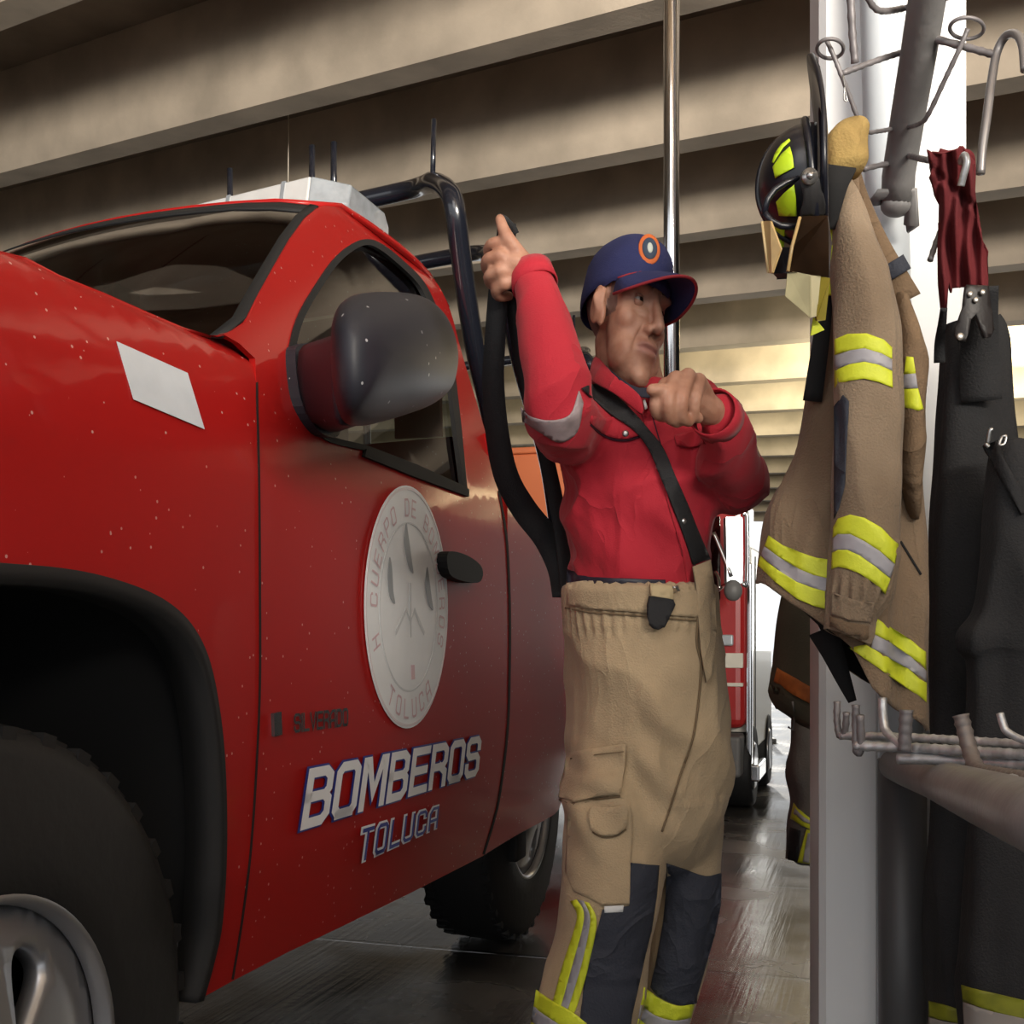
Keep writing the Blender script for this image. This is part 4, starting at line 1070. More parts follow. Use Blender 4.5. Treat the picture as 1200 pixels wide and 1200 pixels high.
# ---------------- shirt
msh = mat('shirt_red', (0.42, 0.010, 0.026), rough=.82, bump=.15, bscale=420, var=.12, vscale=5, sheen=.1, crease=(3.2, .5, (1.3, 1.3, .8)))
mshd = mat('shirt_seam_and_shade', (0.045, 0.008, 0.02), rough=.9)  # dark red for the placket seam and the painted shadow under the flap
sm = MB()
K = rings_interp([(742, 446, 2.0, 42, .06), (745, 458, 2.01, 58, .075), (750, 475, 2.02, 80, .095), (754, 500, 2.02, 92, .115), (753, 545, 2.02, 94, .13), (751, 600, 2.02, 90, .13), (748, 650, 2.02, 83, .125), (746, 690, 2.03, 78, .12), (746, 720, 2.03, 76, .115)], 4)
sm.loft([ring(*q) for q in K])
def limb2(mb, pts): limb(mb, pts, 20, 6)
limb2(sm, [(696, 486, 2.03, .064), (676, 500, 1.95, .062), (656, 486, 1.85, .055), (651, 455, 1.82, .052), (645, 415, 1.84, .049), (634, 362, 1.88, .039), (624, 326, 1.915, .0325)])
limb2(sm, [(806, 486, 2.09, .068), (838, 520, 2.06, .064), (858, 560, 1.99, .060), (856, 545, 1.92, .054), (850, 515, 1.85, .046), (840, 488, 1.79, .034)])
shirt = merged(sm, .0055, 4)
fold(shirt, .013, (8, 8, 11), (14, 14, 11), 3.1, lambda p: min(1.0, max(.25, (1.62 - p.z) * 3)))
# diagonal drag folds over the belly
for v, vn in zip(shirt.vertices, [x.normal.copy() for x in shirt.vertices]):
    p = v.co
    if 1.03 < p.z < 1.33 and .07 < p.x < .32:
        q = (p.x * .8 + (p.z - 1.1) * .9) * 55 + 1.5 * noise.noise(p * 9)
        w_ = max(0, 1 - abs(p.z - 1.17) / .16)
        v.co += vn * (.0045 * math.sin(q) * w_)
shirt.update()
# lower hem of the mesh goes into the trousers; open the cuffs
SHB = bvh_of(shirt)
SHIRT = finish('shirt', shirt, msh, MAN)
# cuffs
def cuff(c, d, r, ln, m, parent, name='cuff', th=.003):
    d = Vector(d).normalized(); c = Vector(c)
    rr = [c - d * ln * .5, c, c + d * ln * .5]
    return MB().tube(rr, [r * 1.03, r, r * .98], 24, caps=False).build(name, m, parent, solid=th, offset=1)
a, b_ = at(624, 326, 1.915), at(617, 306, 1.93)
cuff(a, b_ - a, .034, .035, msh, SHIRT)
a, b_ = at(839, 487, 1.785), at(826, 474, 1.74)
cuff(a, b_ - a, .035, .035, msh, SHIRT)
# collar wings, stand, dark undershirt neck
def cpatch(name, pts, m, parent, bv=None, step=5, lift=.004, th=.002, mj=None): return patch(name, bv or SHB, pts, m, parent, step, lift, th, maxjump=mj)
def sheet(name, rows, m, parent, th=.003, sub=1):
    return MB().loft(rows, False, False).build(name, m, parent, solid=th, offset=0, sub=sub)
sheet('collar', [[at(698, 412, 2.03), at(691, 425, 1.99), at(689, 447, 1.97)], [at(706, 424, 1.955), at(703, 438, 1.925), at(700, 452, 1.92)], [at(722, 441, 1.905), at(722, 450, 1.895), at(722, 462, 1.893)], [at(738, 452, 1.888), at(740, 462, 1.882), at(742, 480, 1.884)], [at(751, 463, 1.880), at(754, 472, 1.876), at(757, 492, 1.88)]], msh, SHIRT)
sheet('collar', [[at(762, 462, 1.878), at(761, 472, 1.875), at(758, 486, 1.878)], [at(772, 458, 1.885), at(774, 470, 1.88), at(776, 490, 1.882)], [at(783, 452, 1.92), at(788, 462, 1.91), at(792, 478, 1.91)], [at(788, 440, 1.99), at(796, 450, 1.98), at(800, 462, 1.97)]], msh, SHIRT)
mnk = mat('undershirt_navy', (.02, .02, .035), rough=.9)
sheet('undershirt', [[at(703, 420, 1.985), at(708, 432, 1.96)], [at(716, 434, 1.915), at(720, 446, 1.905)], [at(730, 445, 1.893), at(738, 458, 1.888)], [at(748, 456, 1.888), at(753, 468, 1.883)], [at(768, 452, 1.905), at(766, 468, 1.893)], [at(784, 438, 1.97), at(784, 452, 1.95)]], mnk, SHIRT)
cpatch('zip_pull', [(753, 468), (756, 467), (759, 478), (756, 480)], mat('white_tag', (.75, .75, .75), rough=.5), SHIRT, lift=.022)
# placket, pocket flap, buttons
pl = cr2([(757, 482), (768, 520), (781, 565), (795, 610), (806, 650), (813, 690)], 5)
cpatch('placket', thick(pl, 11), msh, SHIRT, lift=.0035, th=.0025)
cpatch('placket_seam', thick([(p[0] + 6, p[1]) for p in pl], 1.4), mshd, SHIRT, lift=.0042, th=.001)
fl_ = cr2([(693, 496), (705, 507), (719, 513), (735, 514), (751, 509)], 4)
cpatch('pocket_flap', strip(cr2([(694, 487), (708, 490), (725, 488), (742, 490), (752, 497)], 4), fl_), msh, SHIRT, lift=.006, th=.0035)
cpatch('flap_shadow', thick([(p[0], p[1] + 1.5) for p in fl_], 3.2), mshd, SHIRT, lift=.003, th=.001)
cpatch('pocket_flap', strip(cr2([(790, 510), (805, 506), (822, 505)], 4), cr2([(793, 521), (808, 524), (826, 520)], 4)), msh, SHIRT, lift=.006, th=.003)
mbt = mat('button_steel', (.45, .45, .45), rough=.3, metal=.9)
def button(px, py, bv, r, parent, m=mbt, name='button'):
    d = ray(px, py).normalized(); h_ = bv.ray_cast(CAM, d)
    if h_[0] is None: return
    n_ = h_[1] if h_[1].dot(d) < 0 else -h_[1]
    n_ = (n_ - d).normalized()
    MB().tube([h_[0] + n_ * .001, h_[0] + n_ * .007, h_[0] + n_ * .0085], [r, r, r * .6], 14).build(name, m, parent)
button(733, 509, SHB, .0055, SHIRT); button(799, 611, SHB, .005, SHIRT); button(817, 686, SHB, .005, SHIRT); button(772, 548, SHB, .005, SHIRT)
# worn reflective band round the raised sleeve
mband = mat('sleeve_band_grey', (.30, .24, .25), rough=.6, var=.3, vscale=30)
cpatch('sleeve_band', strip(cr2([(611, 477), (622, 489), (645, 493), (668, 486), (679, 458)], 4), cr2([(613, 494), (634, 508), (656, 519), (677, 506), (684, 472)], 4)), mband, SHIRT, lift=.003, mj=.06)

# ---------------- trousers
mtan = mat('turnout_tan', (0.44, 0.33, 0.205), rough=.9, bump=.3, bscale=330, var=.16, vscale=7, sheen=.1, crease=(2.4, .35, (1.2, 1.2, .7)))
mtand = mat('turnout_tan_dark', (0.18, 0.125, 0.07), rough=.9, bump=.2, bscale=330)
mnavy = mat('knee_navy', (0.030, 0.034, 0.050), rough=.8, bump=.25, bscale=260, var=.12, vscale=8, crease=(5, .5, (1, 1, 1.2)))
mlime = mat('lime_tape', (0.62, 0.68, 0.03), rough=.55, var=.10, vscale=30, bump=.1, bscale=300)
msilv = mat('silver_tape', (0.34, 0.33, 0.36), rough=.45, var=.1, vscale=30)
mblkw = mat('webbing_black', (0.010, 0.010, 0.012), rough=.75, bump=.2, bscale=400)
tm = MB()
K = rings_interp([(748, 686, 2.03, 89, .135), (749, 700, 2.03, 90, .135), (752, 750, 2.03, 91, .14), (756, 810, 2.03, 92, .14), (757, 870, 2.03, 95, .14), (755, 930, 2.03, 98, .135), (752, 965, 2.03, 92, .122), (752, 992, 2.03, 84, .10), (752, 1020, 2.03, 66, .06)], 5)
tm.loft([ring(*q, e=2.4) for q in K])
KA = rings_interp([(714, 900, 2.0, 56, .11), (716, 960, 1.985, 59, .105), (719, 1010, 1.975, 59, .10), (714, 1060, 1.965, 60, .098), (707, 1100, 1.965, 58, .095), (697, 1150, 1.97, 62, .095), (686, 1196, 1.975, 63, .095), (675, 1260, 1.99, 62, .095), (668, 1345, 2.0, 62, .095)], 5)
KB = rings_interp([(797, 900, 2.07, 50, .11), (800, 960, 2.07, 48, .10), (803, 1010, 2.07, 39, .095), (800, 1060, 2.07, 39, .092), (790, 1110, 2.075, 39, .09), (778, 1160, 2.085, 41, .09), (766, 1200, 2.09, 41, .09), (754, 1260, 2.1, 41, .09), (742, 1335, 2.12, 41, .09)], 5)
tm.loft([ring(*q) for q in KA]); tm.loft([ring(*q) for q in KB])
tro = merged(tm, .0058, 9)
fold(tro, .012, (7, 7, 4.5), (12, 12, 8), 9.7, lambda p: .35 if p.z > 1.0 else (.45 if p.z < .72 else 1.0))
# gathered waist, knee bunching, drag lines from the crotch
for v, vn in zip(tro.vertices, [x.normal.copy() for x in tro.vertices]):
    p = v.co; d = 0
    if p.z > .985: d += .0022 * math.sin(math.atan2(p.x - MX, p.y - 2.03) * 46 + 2 * noise.noise(p * 20))
    if .60 < p.z < .86 and p.x < .30:
        q = ((p.z - .70) - (p.x - .18) * -.9) * 62 + 2.0 * noise.noise(p * 7)
        d += .006 * math.sin(q) * max(0, 1 - abs(p.z - .72) / .13) * (1 if p.x < .27 else .3)
    if .66 < p.z < .95 and p.x > .2:
        q = ((p.z - .7) + (p.x - .25) * 1.1) * 48 + 1.8 * noise.noise(p * 6)
        d += .005 * math.sin(q) * max(0, 1 - abs(p.z - .82) / .16)
    v.co += vn * d
tro.update()
TRB = bvh_of(tro)
TRO = finish('trousers', tro, mtan, MAN)
def tpatch(name, pts, m, parent=None, lift=.0035, th=.002, step=6, mj=.09): return patch(name, TRB, pts, m, parent or TRO, step, lift, th, maxjump=mj)
# waistband
tpatch('waistband', strip(cr2([(664, 683), (690, 680), (730, 682), (770, 686), (800, 690), (835, 694)], 5), cr2([(664, 708), (690, 713), (730, 716), (770, 719), (800, 722), (838, 724)], 5)), mtan, lift=.007, th=.004)
tpatch('waist_seam', thick(cr2([(662, 712), (690, 717), (730, 720), (770, 723), (800, 726), (838, 728)], 5), 2), mtand, lift=.004, th=.001)
# clip: tan tab, steel edge, black buckle
tpatch('clip_tab', [(762, 683), (789, 687), (789, 702), (763, 698)], mat('tab_tan', (.46, .36, .21), rough=.8), lift=.020, th=.006)
tpatch('buckle', cr2([(762, 699), (789, 703), (788, 716), (778, 735), (766, 737), (758, 722)], 2, True), mblkw, lift=.018, th=.008)
tpatch('clip_edge', thick([(789, 688), (794, 687), (796, 693)], 2.5), mbt, lift=.022, th=.003)
# fly seam
tpatch('fly_seam', thick(cr2([(821, 700), (817, 750), (822, 780), (818, 830), (811, 870), (797, 910), (786, 945), (776, 975)], 5), 2.2), mtand, lift=.004, th=.0015)
# cargo pocket with flaps
def lines(poly, w, m, parent, nm='stitching', lift=.008): tpatch(nm, thick(poly, w), m, parent, lift, .001)
pk = tpatch('cargo_pocket', cr2([(664, 935), (700, 938), (738, 940), (740, 1000), (738, 1060)], 3) + [(706, 1061), (672, 1045), (662, 1020), (664, 980)], mtan, lift=.005, th=.004)
fl1 = tpatch('pocket_flap', [(664, 882), (700, 876), (733, 872), (732, 900), (727, 930), (700, 933), (672, 939), (654, 934), (660, 905)], mtan, lift=.014, th=.005)
lines([(668, 889), (700, 884), (731, 881)], 1.3, mtand, fl1, lift=.0205)
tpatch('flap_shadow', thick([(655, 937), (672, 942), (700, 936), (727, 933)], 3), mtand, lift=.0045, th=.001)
fl2 = tpatch('small_flap', cr2([(692, 946), (712, 947), (734, 944), (735, 958), (733, 970), (722, 978), (706, 979), (695, 974), (690, 964)], 3, True), mtan, lift=.012, th=.004)
lines(cr2([(694, 975), (706, 981), (722, 980), (734, 972)], 3), 2, mtand, fl2, lift=.007)
tpatch('brand_tag', [(708, 1062), (731, 1061), (730, 1069), (708, 1070)], mat('tag_white', (.7, .7, .7), rough=.6), lift=.008)
# knee pads
kpA = [(739, 1011), (773, 1014), (770, 1050), (764, 1090), (757, 1118), (750, 1150), (741, 1190), (736, 1230), (676, 1230), (681, 1180), (690, 1130), (698, 1096), (706, 1066), (738, 1062)]
ka = tpatch('knee_pad', kpA, mnavy, lift=.006, th=.003)
kpB = cr2([(782, 1013), (800, 1019), (828, 1027), (846, 1024)], 3) + [(845, 1060), (838, 1095), (828, 1130), (817, 1168)] + cr2([(817, 1176), (795, 1178), (772, 1168), (762, 1157)], 3) + [(770, 1120), (777, 1080), (780, 1050)]
kb = tpatch('knee_pad', kpB, mnavy, lift=.006, th=.003, mj=.14)
# tape down the side of the near leg and round the hems
s1 = cr2([(668, 1056), (676, 1072), (671, 1095), (660, 1128), (650, 1165), (646, 1178)], 4); s2 = cr2([(676, 1054), (684, 1068), (682, 1090), (671, 1130), (660, 1170), (656, 1182)], 4)
s3 = cr2([(684, 1056), (691, 1072), (690, 1092), (681, 1132), (669, 1172), (665, 1184)], 4); s4 = cr2([(690, 1058), (698, 1074), (698, 1092), (690, 1132), (677, 1176), (672, 1188)], 4)
tpatch('side_tape', strip(s1, s2), mlime); tpatch('side_tape_silver', strip(s2, s3), msilv); tpatch('side_tape', strip(s3, s4), mlime)
def hem(poly_t, poly_b, m, nm): tpatch(nm, strip(cr2(poly_t, 4), cr2(poly_b, 4)), m, lift=.007, th=.002, mj=.14)
hem([(628, 1160), (645, 1172), (670, 1186), (688, 1200)], [(625, 1180), (642, 1192), (664, 1206), (684, 1220)], mlime, 'hem_tape')
hem([(625, 1180), (642, 1192), (664, 1206), (684, 1220)], [(622, 1197), (640, 1209), (662, 1223), (682, 1236)], msilv, 'hem_tape_silver')
hem([(622, 1197), (640, 1209), (662, 1223), (682, 1236)], [(620, 1214), (638, 1226), (660, 1240), (680, 1252)], mlime, 'hem_tape')
hem([(756, 1157), (772, 1170), (794, 1179), (814, 1177)], [(752, 1178), (768, 1190), (790, 1196), (810, 1193)], mlime, 'hem_tape')
hem([(752, 1178), (768, 1190), (790, 1196), (810, 1193)], [(749, 1194), (765, 1206), (788, 1212), (806, 1209)], msilv, 'hem_tape_silver')
hem([(749, 1194), (765, 1206), (788, 1212), (806, 1209)], [(746, 1210), (762, 1222), (785, 1228), (802, 1224)], mlime, 'hem_tape')
# belt seen at the back of the waist
# ---------------- braces
CLO = BVHTree.FromPolygons([v.co.copy() for v in shirt.vertices], [tuple(p.vertices) for p in shirt.polygons])
BR = cpatch('braces', strip(cr2([(683, 455), (698, 450), (720, 461), (743, 483), (762, 505), (777, 524), (791, 556), (806, 590), (820, 625), (833, 655)], 4), cr2([(690, 462), (700, 470), (720, 488), (743, 504), (761, 528), (775, 562), (790, 596), (803, 630), (813, 662)], 4)), mblkw, MAN, lift=.010, th=.003)
patch('elastic_end', bvh_of([]) if False else TRB, [(812, 664), (833, 656), (838, 690), (840, 740), (836, 790), (828, 800), (822, 760), (818, 700)], mtan, BR, 6, .012, .003, maxjump=.1)
def ribbon(name, pts, wpx, m, parent, th=.003, twist=None):
    """hanging strap: (px,py,Y) path with a width in px, lying roughly across the view"""
    P = cr([at(*p) for p in pts], 6); n = len(P); A = []; B = []
    for i, p in enumerate(P):
        t = (P[min(i + 1, n - 1)] - P[max(i - 1, 0)]).normalized()
        vd = (p - CAM).normalized(); s_ = t.cross(vd).normalized()
        if twist: s_ = (Matrix.Rotation(twist(i / (n - 1)), 3, t) @ s_)
        w_ = (wpx[0] + (wpx[1] - wpx[0]) * i / (n - 1) if isinstance(wpx, tuple) else wpx) / F * p.y / 2
        A.append(p - s_ * w_); B.append(p + s_ * w_)
    return MB().loft([A, P, B], False, False).build(name, m, parent, solid=th, offset=0)
ribbon('brace_strap', [(594, 262, 1.93), (592, 290, 1.965), (585, 335, 1.965), (580, 400, 1.99), (578, 450, 2.02), (583, 510, 2.06), (594, 560, 2.1), (615, 598, 2.14), (640, 630, 2.17), (657, 665, 2.17), (664, 700, 2.13)], (22, 34), mblkw, BR, twist=lambda t: .35 * math.sin(t * 5))
ribbon('brace_strap', [(596, 300, 1.97), (598, 345, 1.97), (606, 400, 2.0), (618, 460, 2.05), (636, 520, 2.1), (652, 590, 2.15), (661, 650, 2.16), (666, 700, 2.12)], (14, 20), mblkw, BR, twist=lambda t: .6 * math.sin(t * 4 + 1))
ribbon('thumb_strap', [(583, 254, 1.925), (592, 258, 1.92), (601, 268, 1.93), (604, 274, 1.935)], 9, mblkw, BR)
# shirt tail and belt at the back of the waist
mbelt = mat('belt_dark', (.02, .02, .035), rough=.5)
patch('belt', SHB, strip([(664, 668), (690, 676), (730, 678), (780, 680)], [(664, 686), (690, 692), (730, 692), (780, 690)]), mbelt, MAN, 6, .006, .003, maxjump=.1)
# ---------------- boots
mboot = mat('boot_black', (.015, .015, .016), rough=.45)
for (px, py, Y) in ((668, 1400, 2.01), (738, 1380, 2.13)):
    a = at(px, py, Y); a.z = 0
    bt = MB()
    dirv = Vector((.45, -.89, 0)); sd = Vector((.89, .45, 0))
    def br_(u, hw, hz, z0): return [a + dirv * u + sd * (hw * math.cos(t)) + Vector((0, 0, z0 + (hz if math.sin(t) > 0 else .03) * math.sin(t))) for t in [2 * math.pi * j / 16 for j in range(16)]]
    bt.loft([br_(u, hw, hz, .035) for u, hw, hz in ((-.085, .02, .05), (-.07, .04, .08), (0, .048, .12), (.08, .05, .07), (.15, .048, .045), (.185, .03, .03), (.195, .01, .012))])
    bt.tube([a + Vector((0, 0, .08)), a + Vector((0, 0, .30))], [.055, .06], 16)
    o = bt.build('boot', mboot, MAN)
    MB().loft([[a + dirv * u + sd * (hw * k) + Vector((0, 0, z)) for u, hw in ((-.09, .02), (-.07, .045), (0, .05), (.1, .055), (.17, .045), (.2, .015))for k in (1,)] + [a + dirv * u - sd * hw + Vector((0, 0, z)) for u, hw in ((.2, .015), (.17, .045), (.1, .055), (0, .05), (-.07, .045), (-.09, .02))] for z in (0, .025)]).build('sole', mblk, o)
# ------------------------------------------------------------------ fire coat hanging in front of the pillar
def c7(*P): return [(860 + .28333 * x, 300 + .28333 * y) for x, y in P]
def c8(*P): return [(860 + .28333 * x, 560 + .28333 * y) for x, y in P]
def c9(*P): return [(860 + .28333 * x, 860 + .28333 * y) for x, y in P]
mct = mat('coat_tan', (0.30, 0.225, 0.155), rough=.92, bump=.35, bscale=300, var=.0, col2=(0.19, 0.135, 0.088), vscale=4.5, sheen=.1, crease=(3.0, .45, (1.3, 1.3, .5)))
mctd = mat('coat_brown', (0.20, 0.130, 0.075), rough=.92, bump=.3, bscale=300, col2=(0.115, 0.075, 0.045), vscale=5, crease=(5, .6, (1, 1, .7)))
mcol = mat('collar_ochre', (0.42, 0.29, 0.095), rough=.9, bump=.25, bscale=260, col2=(0.33, 0.22, 0.075), vscale=9, crease=(5, .6, (1, 1, 1)))
mlin = mat('lining_black', (0.010, 0.010, 0.011), rough=.9)
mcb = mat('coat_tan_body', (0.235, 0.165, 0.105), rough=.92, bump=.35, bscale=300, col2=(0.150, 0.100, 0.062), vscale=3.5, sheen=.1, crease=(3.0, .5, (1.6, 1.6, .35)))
COAT = thing('fire_coat', 'tan fire coat with lime and silver bands hanging from the rack before the white pillar', 'coat', at(995, 850, 1.74))
def wring(px, py, Y, hw, hd, tilt, waves, ph, n=60):
    c = at(px, py, Y); s = F / Y; out = []
    for j in range(n):
        a = 2 * math.pi * j / n
        k = 1 + waves * math.cos(5 * a + ph) + waves * .6 * math.cos(8 * a - 1.3 * ph)
        x = math.cos(a) * hw / s * (1 + .15 * (k - 1)); y = math.sin(a) * hd * k
        out.append(c + Vector((x, y, tilt * x)))
    return out
keys = [(990, 196, 1.78, 15, .03, 0, 0), (997, 240, 1.78, 24, .045, -.1, .02), (1005, 290, 1.78, 36, .055, -.15, .05), (1010, 340, 1.78, 48, .06, -.2, .08), (1013, 400, 1.78, 60, .065, -.25, .10), (1014, 470, 1.78, 65, .07, -.3, .12),
        (1009, 540, 1.78, 70, .075, -.38, .12), (1000, 600, 1.78, 81, .08, -.5, .12), (991, 660, 1.77, 93, .085, -.62, .11), (988, 720, 1.77, 98, .09, -.72, .10), (987, 764, 1.77, 100, .092, -.80, .10)]
A = cr([Vector(k[:3]) for k in keys], 5); B = cr([Vector((k[3], k[4], k[5])) for k in keys], 5); Cw = cr([Vector((k[6], 0, 0)) for k in keys], 5)
rg = [wring(a.x, a.y, a.z, b_.x, b_.y, b_.z, w_.x, .9 + i * .012) for i, (a, b_, w_) in enumerate(zip(A, B, Cw))]
xa, xb, xc = at(972, 0, 1.77).x, at(1004, 0, 1.77).x, at(1090, 0, 1.77).x
for i, r in enumerate(rg):
    wt = max(0, (i - len(rg) * .72) / (len(rg) * .28))
    for p in r:
        k = min(1, max(0, (p.x - xa) / (xb - xa))); k = k * k * (3 - 2 * k)
        if p.y > 1.775: p.z += wt * .035
        p.z -= wt * k * (.045 - .030 * min(1, max(0, (p.x - xb) / (xc - xb))))
cbody = MB().loft(rg, caps=False)
ctop = [sum(rg[0], Vector()) / len(rg[0])]; cbody.add(ctop, []); n_ = len(cbody.v) - 1
for j in range(60): cbody.f.append((j, n_, (j + 1) % 60))
def mesh_of(mb):
    me = bpy.data.meshes.new('m'); me.from_pydata([tuple(v) for v in mb.v], [], mb.f); me.update()
    b_ = bmesh.new(); b_.from_mesh(me); bmesh.ops.recalc_face_normals(b_, faces=b_.faces); b_.to_mesh(me); b_.free(); me.update(); return me
cme = mesh_of(cbody)
def subdiv(me, cuts=1):
    b_ = bmesh.new(); b_.from_mesh(me); bmesh.ops.subdivide_edges(b_, edges=b_.edges, cuts=cuts, use_grid_fill=True); b_.to_mesh(me); b_.free(); me.update()
subdiv(cme)
fold(cme, .010, (9, 9, 2.2), (20, 20, 6), 4.4)
CB = bvh_of(cme)
CBO = finish('coat_body', cme, mcb, COAT); sm_ = CBO.modifiers.new('solid', 'SOLIDIFY'); sm_.thickness = .004; sm_.offset = -1
cme.materials.append(mlin); sm_.material_offset = 1
# sleeve in front
keys = [(986, 205, 1.74, 9, .02), (992, 245, 1.71, 18, .035), (1003, 300, 1.685, 26, .045), (1012, 350, 1.675, 35, .05), (1016, 400, 1.67, 40, .052), (1017, 460, 1.67, 41, .052), (1016, 520, 1.67, 39.5, .05), (1015, 580, 1.67, 39.5, .05), (1013, 640, 1.67, 40, .05), (1008, 680, 1.67, 37, .047), (1001, 706, 1.67, 30, .04), (998, 716, 1.67, 27, .036), (996, 735, 1.67, 26.5, .035), (993, 747, 1.67, 25, .034)]
K = rings_interp(keys, 5)
sl = MB().loft([ring(*q, n=48, tilt=-.05 - .35 * max(0, (q[1] - 300) / 450)) for q in K], caps=False)
n0 = len(sl.v); t_ = [sum(sl.v[:48], Vector()) / 48]; sl.add(t_, [])
for j in range(48): sl.f.append((j, n0, (j + 1) % 48))
sme = mesh_of(sl); subdiv(sme)
fold(sme, .007, (10, 10, 5), (22, 22, 12), 8.1)
for v, vn in zip(sme.vertices, [x.normal.copy() for x in sme.vertices]):      # gathers above the cuff
    p = v.co; zc_ = at(0, 700, 1.67).z
    v.co += vn * (.004 * math.sin(math.atan2(p.x - at(1000, 700, 1.67).x, p.y - 1.67) * 17 + p.z * 30) * math.exp(-((p.z - zc_) / .022) ** 2))
sme.update()
SB = bvh_of(sme)
SLV = finish('sleeve', sme, mct, COAT); q_ = SLV.modifiers.new('solid', 'SOLIDIFY'); q_.thickness = .004; q_.offset = -1; sme.materials.append(mlin); q_.material_offset = 1
def cp(name, pts, m, bv, parent, lift=.003, th=.002, step=5, mj=.12): return patch(name, bv, pts, m, parent, step, lift, th, maxjump=mj)
# other sleeve, hanging behind at the right
k2 = rings_interp([(1056, 345, 1.735, 8, .02), (1063, 385, 1.72, 14, .03), (1066, 430, 1.71, 17, .034), (1067, 470, 1.71, 17, .035), (1067, 540, 1.715, 14, .032), (1069, 590, 1.725, 9, .024), (1072, 608, 1.73, 4, .012)], 5)
s2 = MB().loft([ring(*q, n=32, tilt=-.2) for q in k2]); s2m = mesh_of(s2); fold(s2m, .006, (10, 10, 5), (22, 22, 12), 2.2); S2B = bvh_of(s2m)
S2 = finish('sleeve', s2m, mctd, COAT)
# shoulder strip with navy loop
def solid_ribbon(name, pts, wpx, m, parent, th):
    return ribbon(name, pts, wpx, m, parent, th)
SHO = solid_ribbon('shoulder_flap', [(999, 196, 1.765), (1012, 245, 1.735), (1032, 292, 1.725), (1050, 328, 1.725), (1061, 352, 1.735)], (14, 36), mctd, COAT, .010)
solid_ribbon('navy_loop', [(1041, 309, 1.712), (1050, 325, 1.712)], 38, mnavy, SHO, .006)
# collar
col = MB()
rr = [(150, 10, 993, .010), (144, 15, 994, .014), (141, 17, 994, .016)]
kc = rings_interp([(987, 206, 1.70, 23, .030), (988, 197, 1.70, 27, .038), (988, 184, 1.70, 28, .038), (988, 168, 1.70, 27.5, .036), (990, 156, 1.70, 25, .032), (993, 146, 1.70, 18, .022), (995, 140, 1.70, 9, .008)], 5)
col.loft([ring(*q, n=40, e=2.8, tilt=.20) for q in kc], caps=True)
colm = mesh_of(col); fold(colm, .004, (16, 16, 14), (30, 30, 30), 5.5)
COLR = finish('collar', colm, mcol, COAT)
solid_ribbon('collar_opening', [(983, 196, 1.668), (979, 215, 1.664), (976, 240, 1.672), (973, 268, 1.690)], (40, 12), mlin, COAT, .008)
# dark inner edge down the left of the sleeve
ALL = bvh_of([cme, sme])
solid_ribbon('front_lining', [(975, 255, 1.72), (972, 300, 1.715), (967, 355, 1.71), (962, 400, 1.712), (952, 470, 1.74)], (12, 22), mlin, COAT, .006)
solid_ribbon('storm_flap', [(978, 212, 1.70), (974, 262, 1.70), (975, 310, 1.695)], (5, 6), mlime, COAT, .004)
for y0_, y1_, mm_ in ((288, 307, mlime), (307, 326, msilv), (326, 346, mlime)):
    solid_ribbon('front_band', [(978, y0_, 1.690), (975.5, y1_, 1.690)], 10, mm_, COAT, .004)
# bands
cp('sleeve_band', c7((415, 345), (470, 322), (550, 320), (620, 345), (655, 378), (655, 427), (610, 402), (540, 381), (480, 390), (415, 410)), mlime, SB, SLV)
cp('sleeve_band_silver', c7((415, 410), (480, 390), (540, 381), (610, 402), (655, 427), (655, 475), (600, 450), (540, 437), (480, 447), (415, 470)), msilv, SB, SLV)
cp('sleeve_band', c7((415, 470), (480, 447), (540, 437), (600, 450), (655, 475), (658, 545), (600, 521), (540, 507), (470, 517), (415, 547)), mlime, SB, SLV)
cp('side_band', c7((657, 380), (680, 420), (706, 478), (702, 520), (684, 500), (657, 478)), mlime, ALL, CBO, mj=.2)
cp('side_band', c7((657, 478), (684, 500), (694, 560), (680, 610), (674, 632), (660, 545)), msilv, ALL, CBO, mj=.2)
cp('back_band', c7((712, 415), (742, 418), (752, 485), (700, 490), (706, 470)), mlime, S2B, S2)
cp('back_band_silver', c7((700, 490), (752, 485), (762, 547), (690, 550)), msilv, S2B, S2)
cp('back_band', c7((690, 550), (762, 547), (785, 632), (765, 640), (680, 622)), mlime, S2B, S2)
cp('elbow_pad', c7((413, 622), (450, 575), (474, 600), (472, 660), (464, 760), (456, 950), (430, 1045), (413, 1085)), mnavy, SB, SLV)
cp('sleeve_band', c8((410, 205), (430, 168), (480, 152), (540, 165), (610, 205), (682, 275), (667, 357), (600, 300), (540, 262), (480, 232), (430, 232), (408, 250)), mlime, SB, SLV)
cp('sleeve_band_silver', c8((408, 250), (430, 232), (480, 232), (540, 262), (600, 300), (667, 357), (648, 417), (590, 370), (520, 320), (470, 298), (430, 298), (405, 310)), msilv, SB, SLV)
cp('sleeve_band', c8((405, 310), (430, 298), (470, 298), (520, 320), (590, 370), (648, 417), (627, 482), (580, 436), (520, 396), (470, 376), (430, 368), (402, 378)), mlime, SB, SLV)
cp('cuff', c8((408, 478), (440, 490), (520, 510), (580, 522), (572, 600), (480, 590), (400, 566)), mct, SB, SLV, lift=.006, th=.004)
cp('cuff_strap', c8((398, 572), (470, 596), (560, 612), (556, 690), (480, 664), (390, 632)), mctd, SB, SLV, lift=.008, th=.004)
cp('body_band', c8((143, 238), (200, 277), (280, 310), (340, 330), (407, 340), (407, 420), (330, 402), (270, 377), (190, 330), (125, 282)), mlime, CB, CBO)
cp('body_band_silver', c8((125, 282), (190, 330), (270, 377), (330, 402), (407, 420), (410, 478), (330, 456), (260, 430), (180, 380), (110, 322)), msilv, CB, CBO)
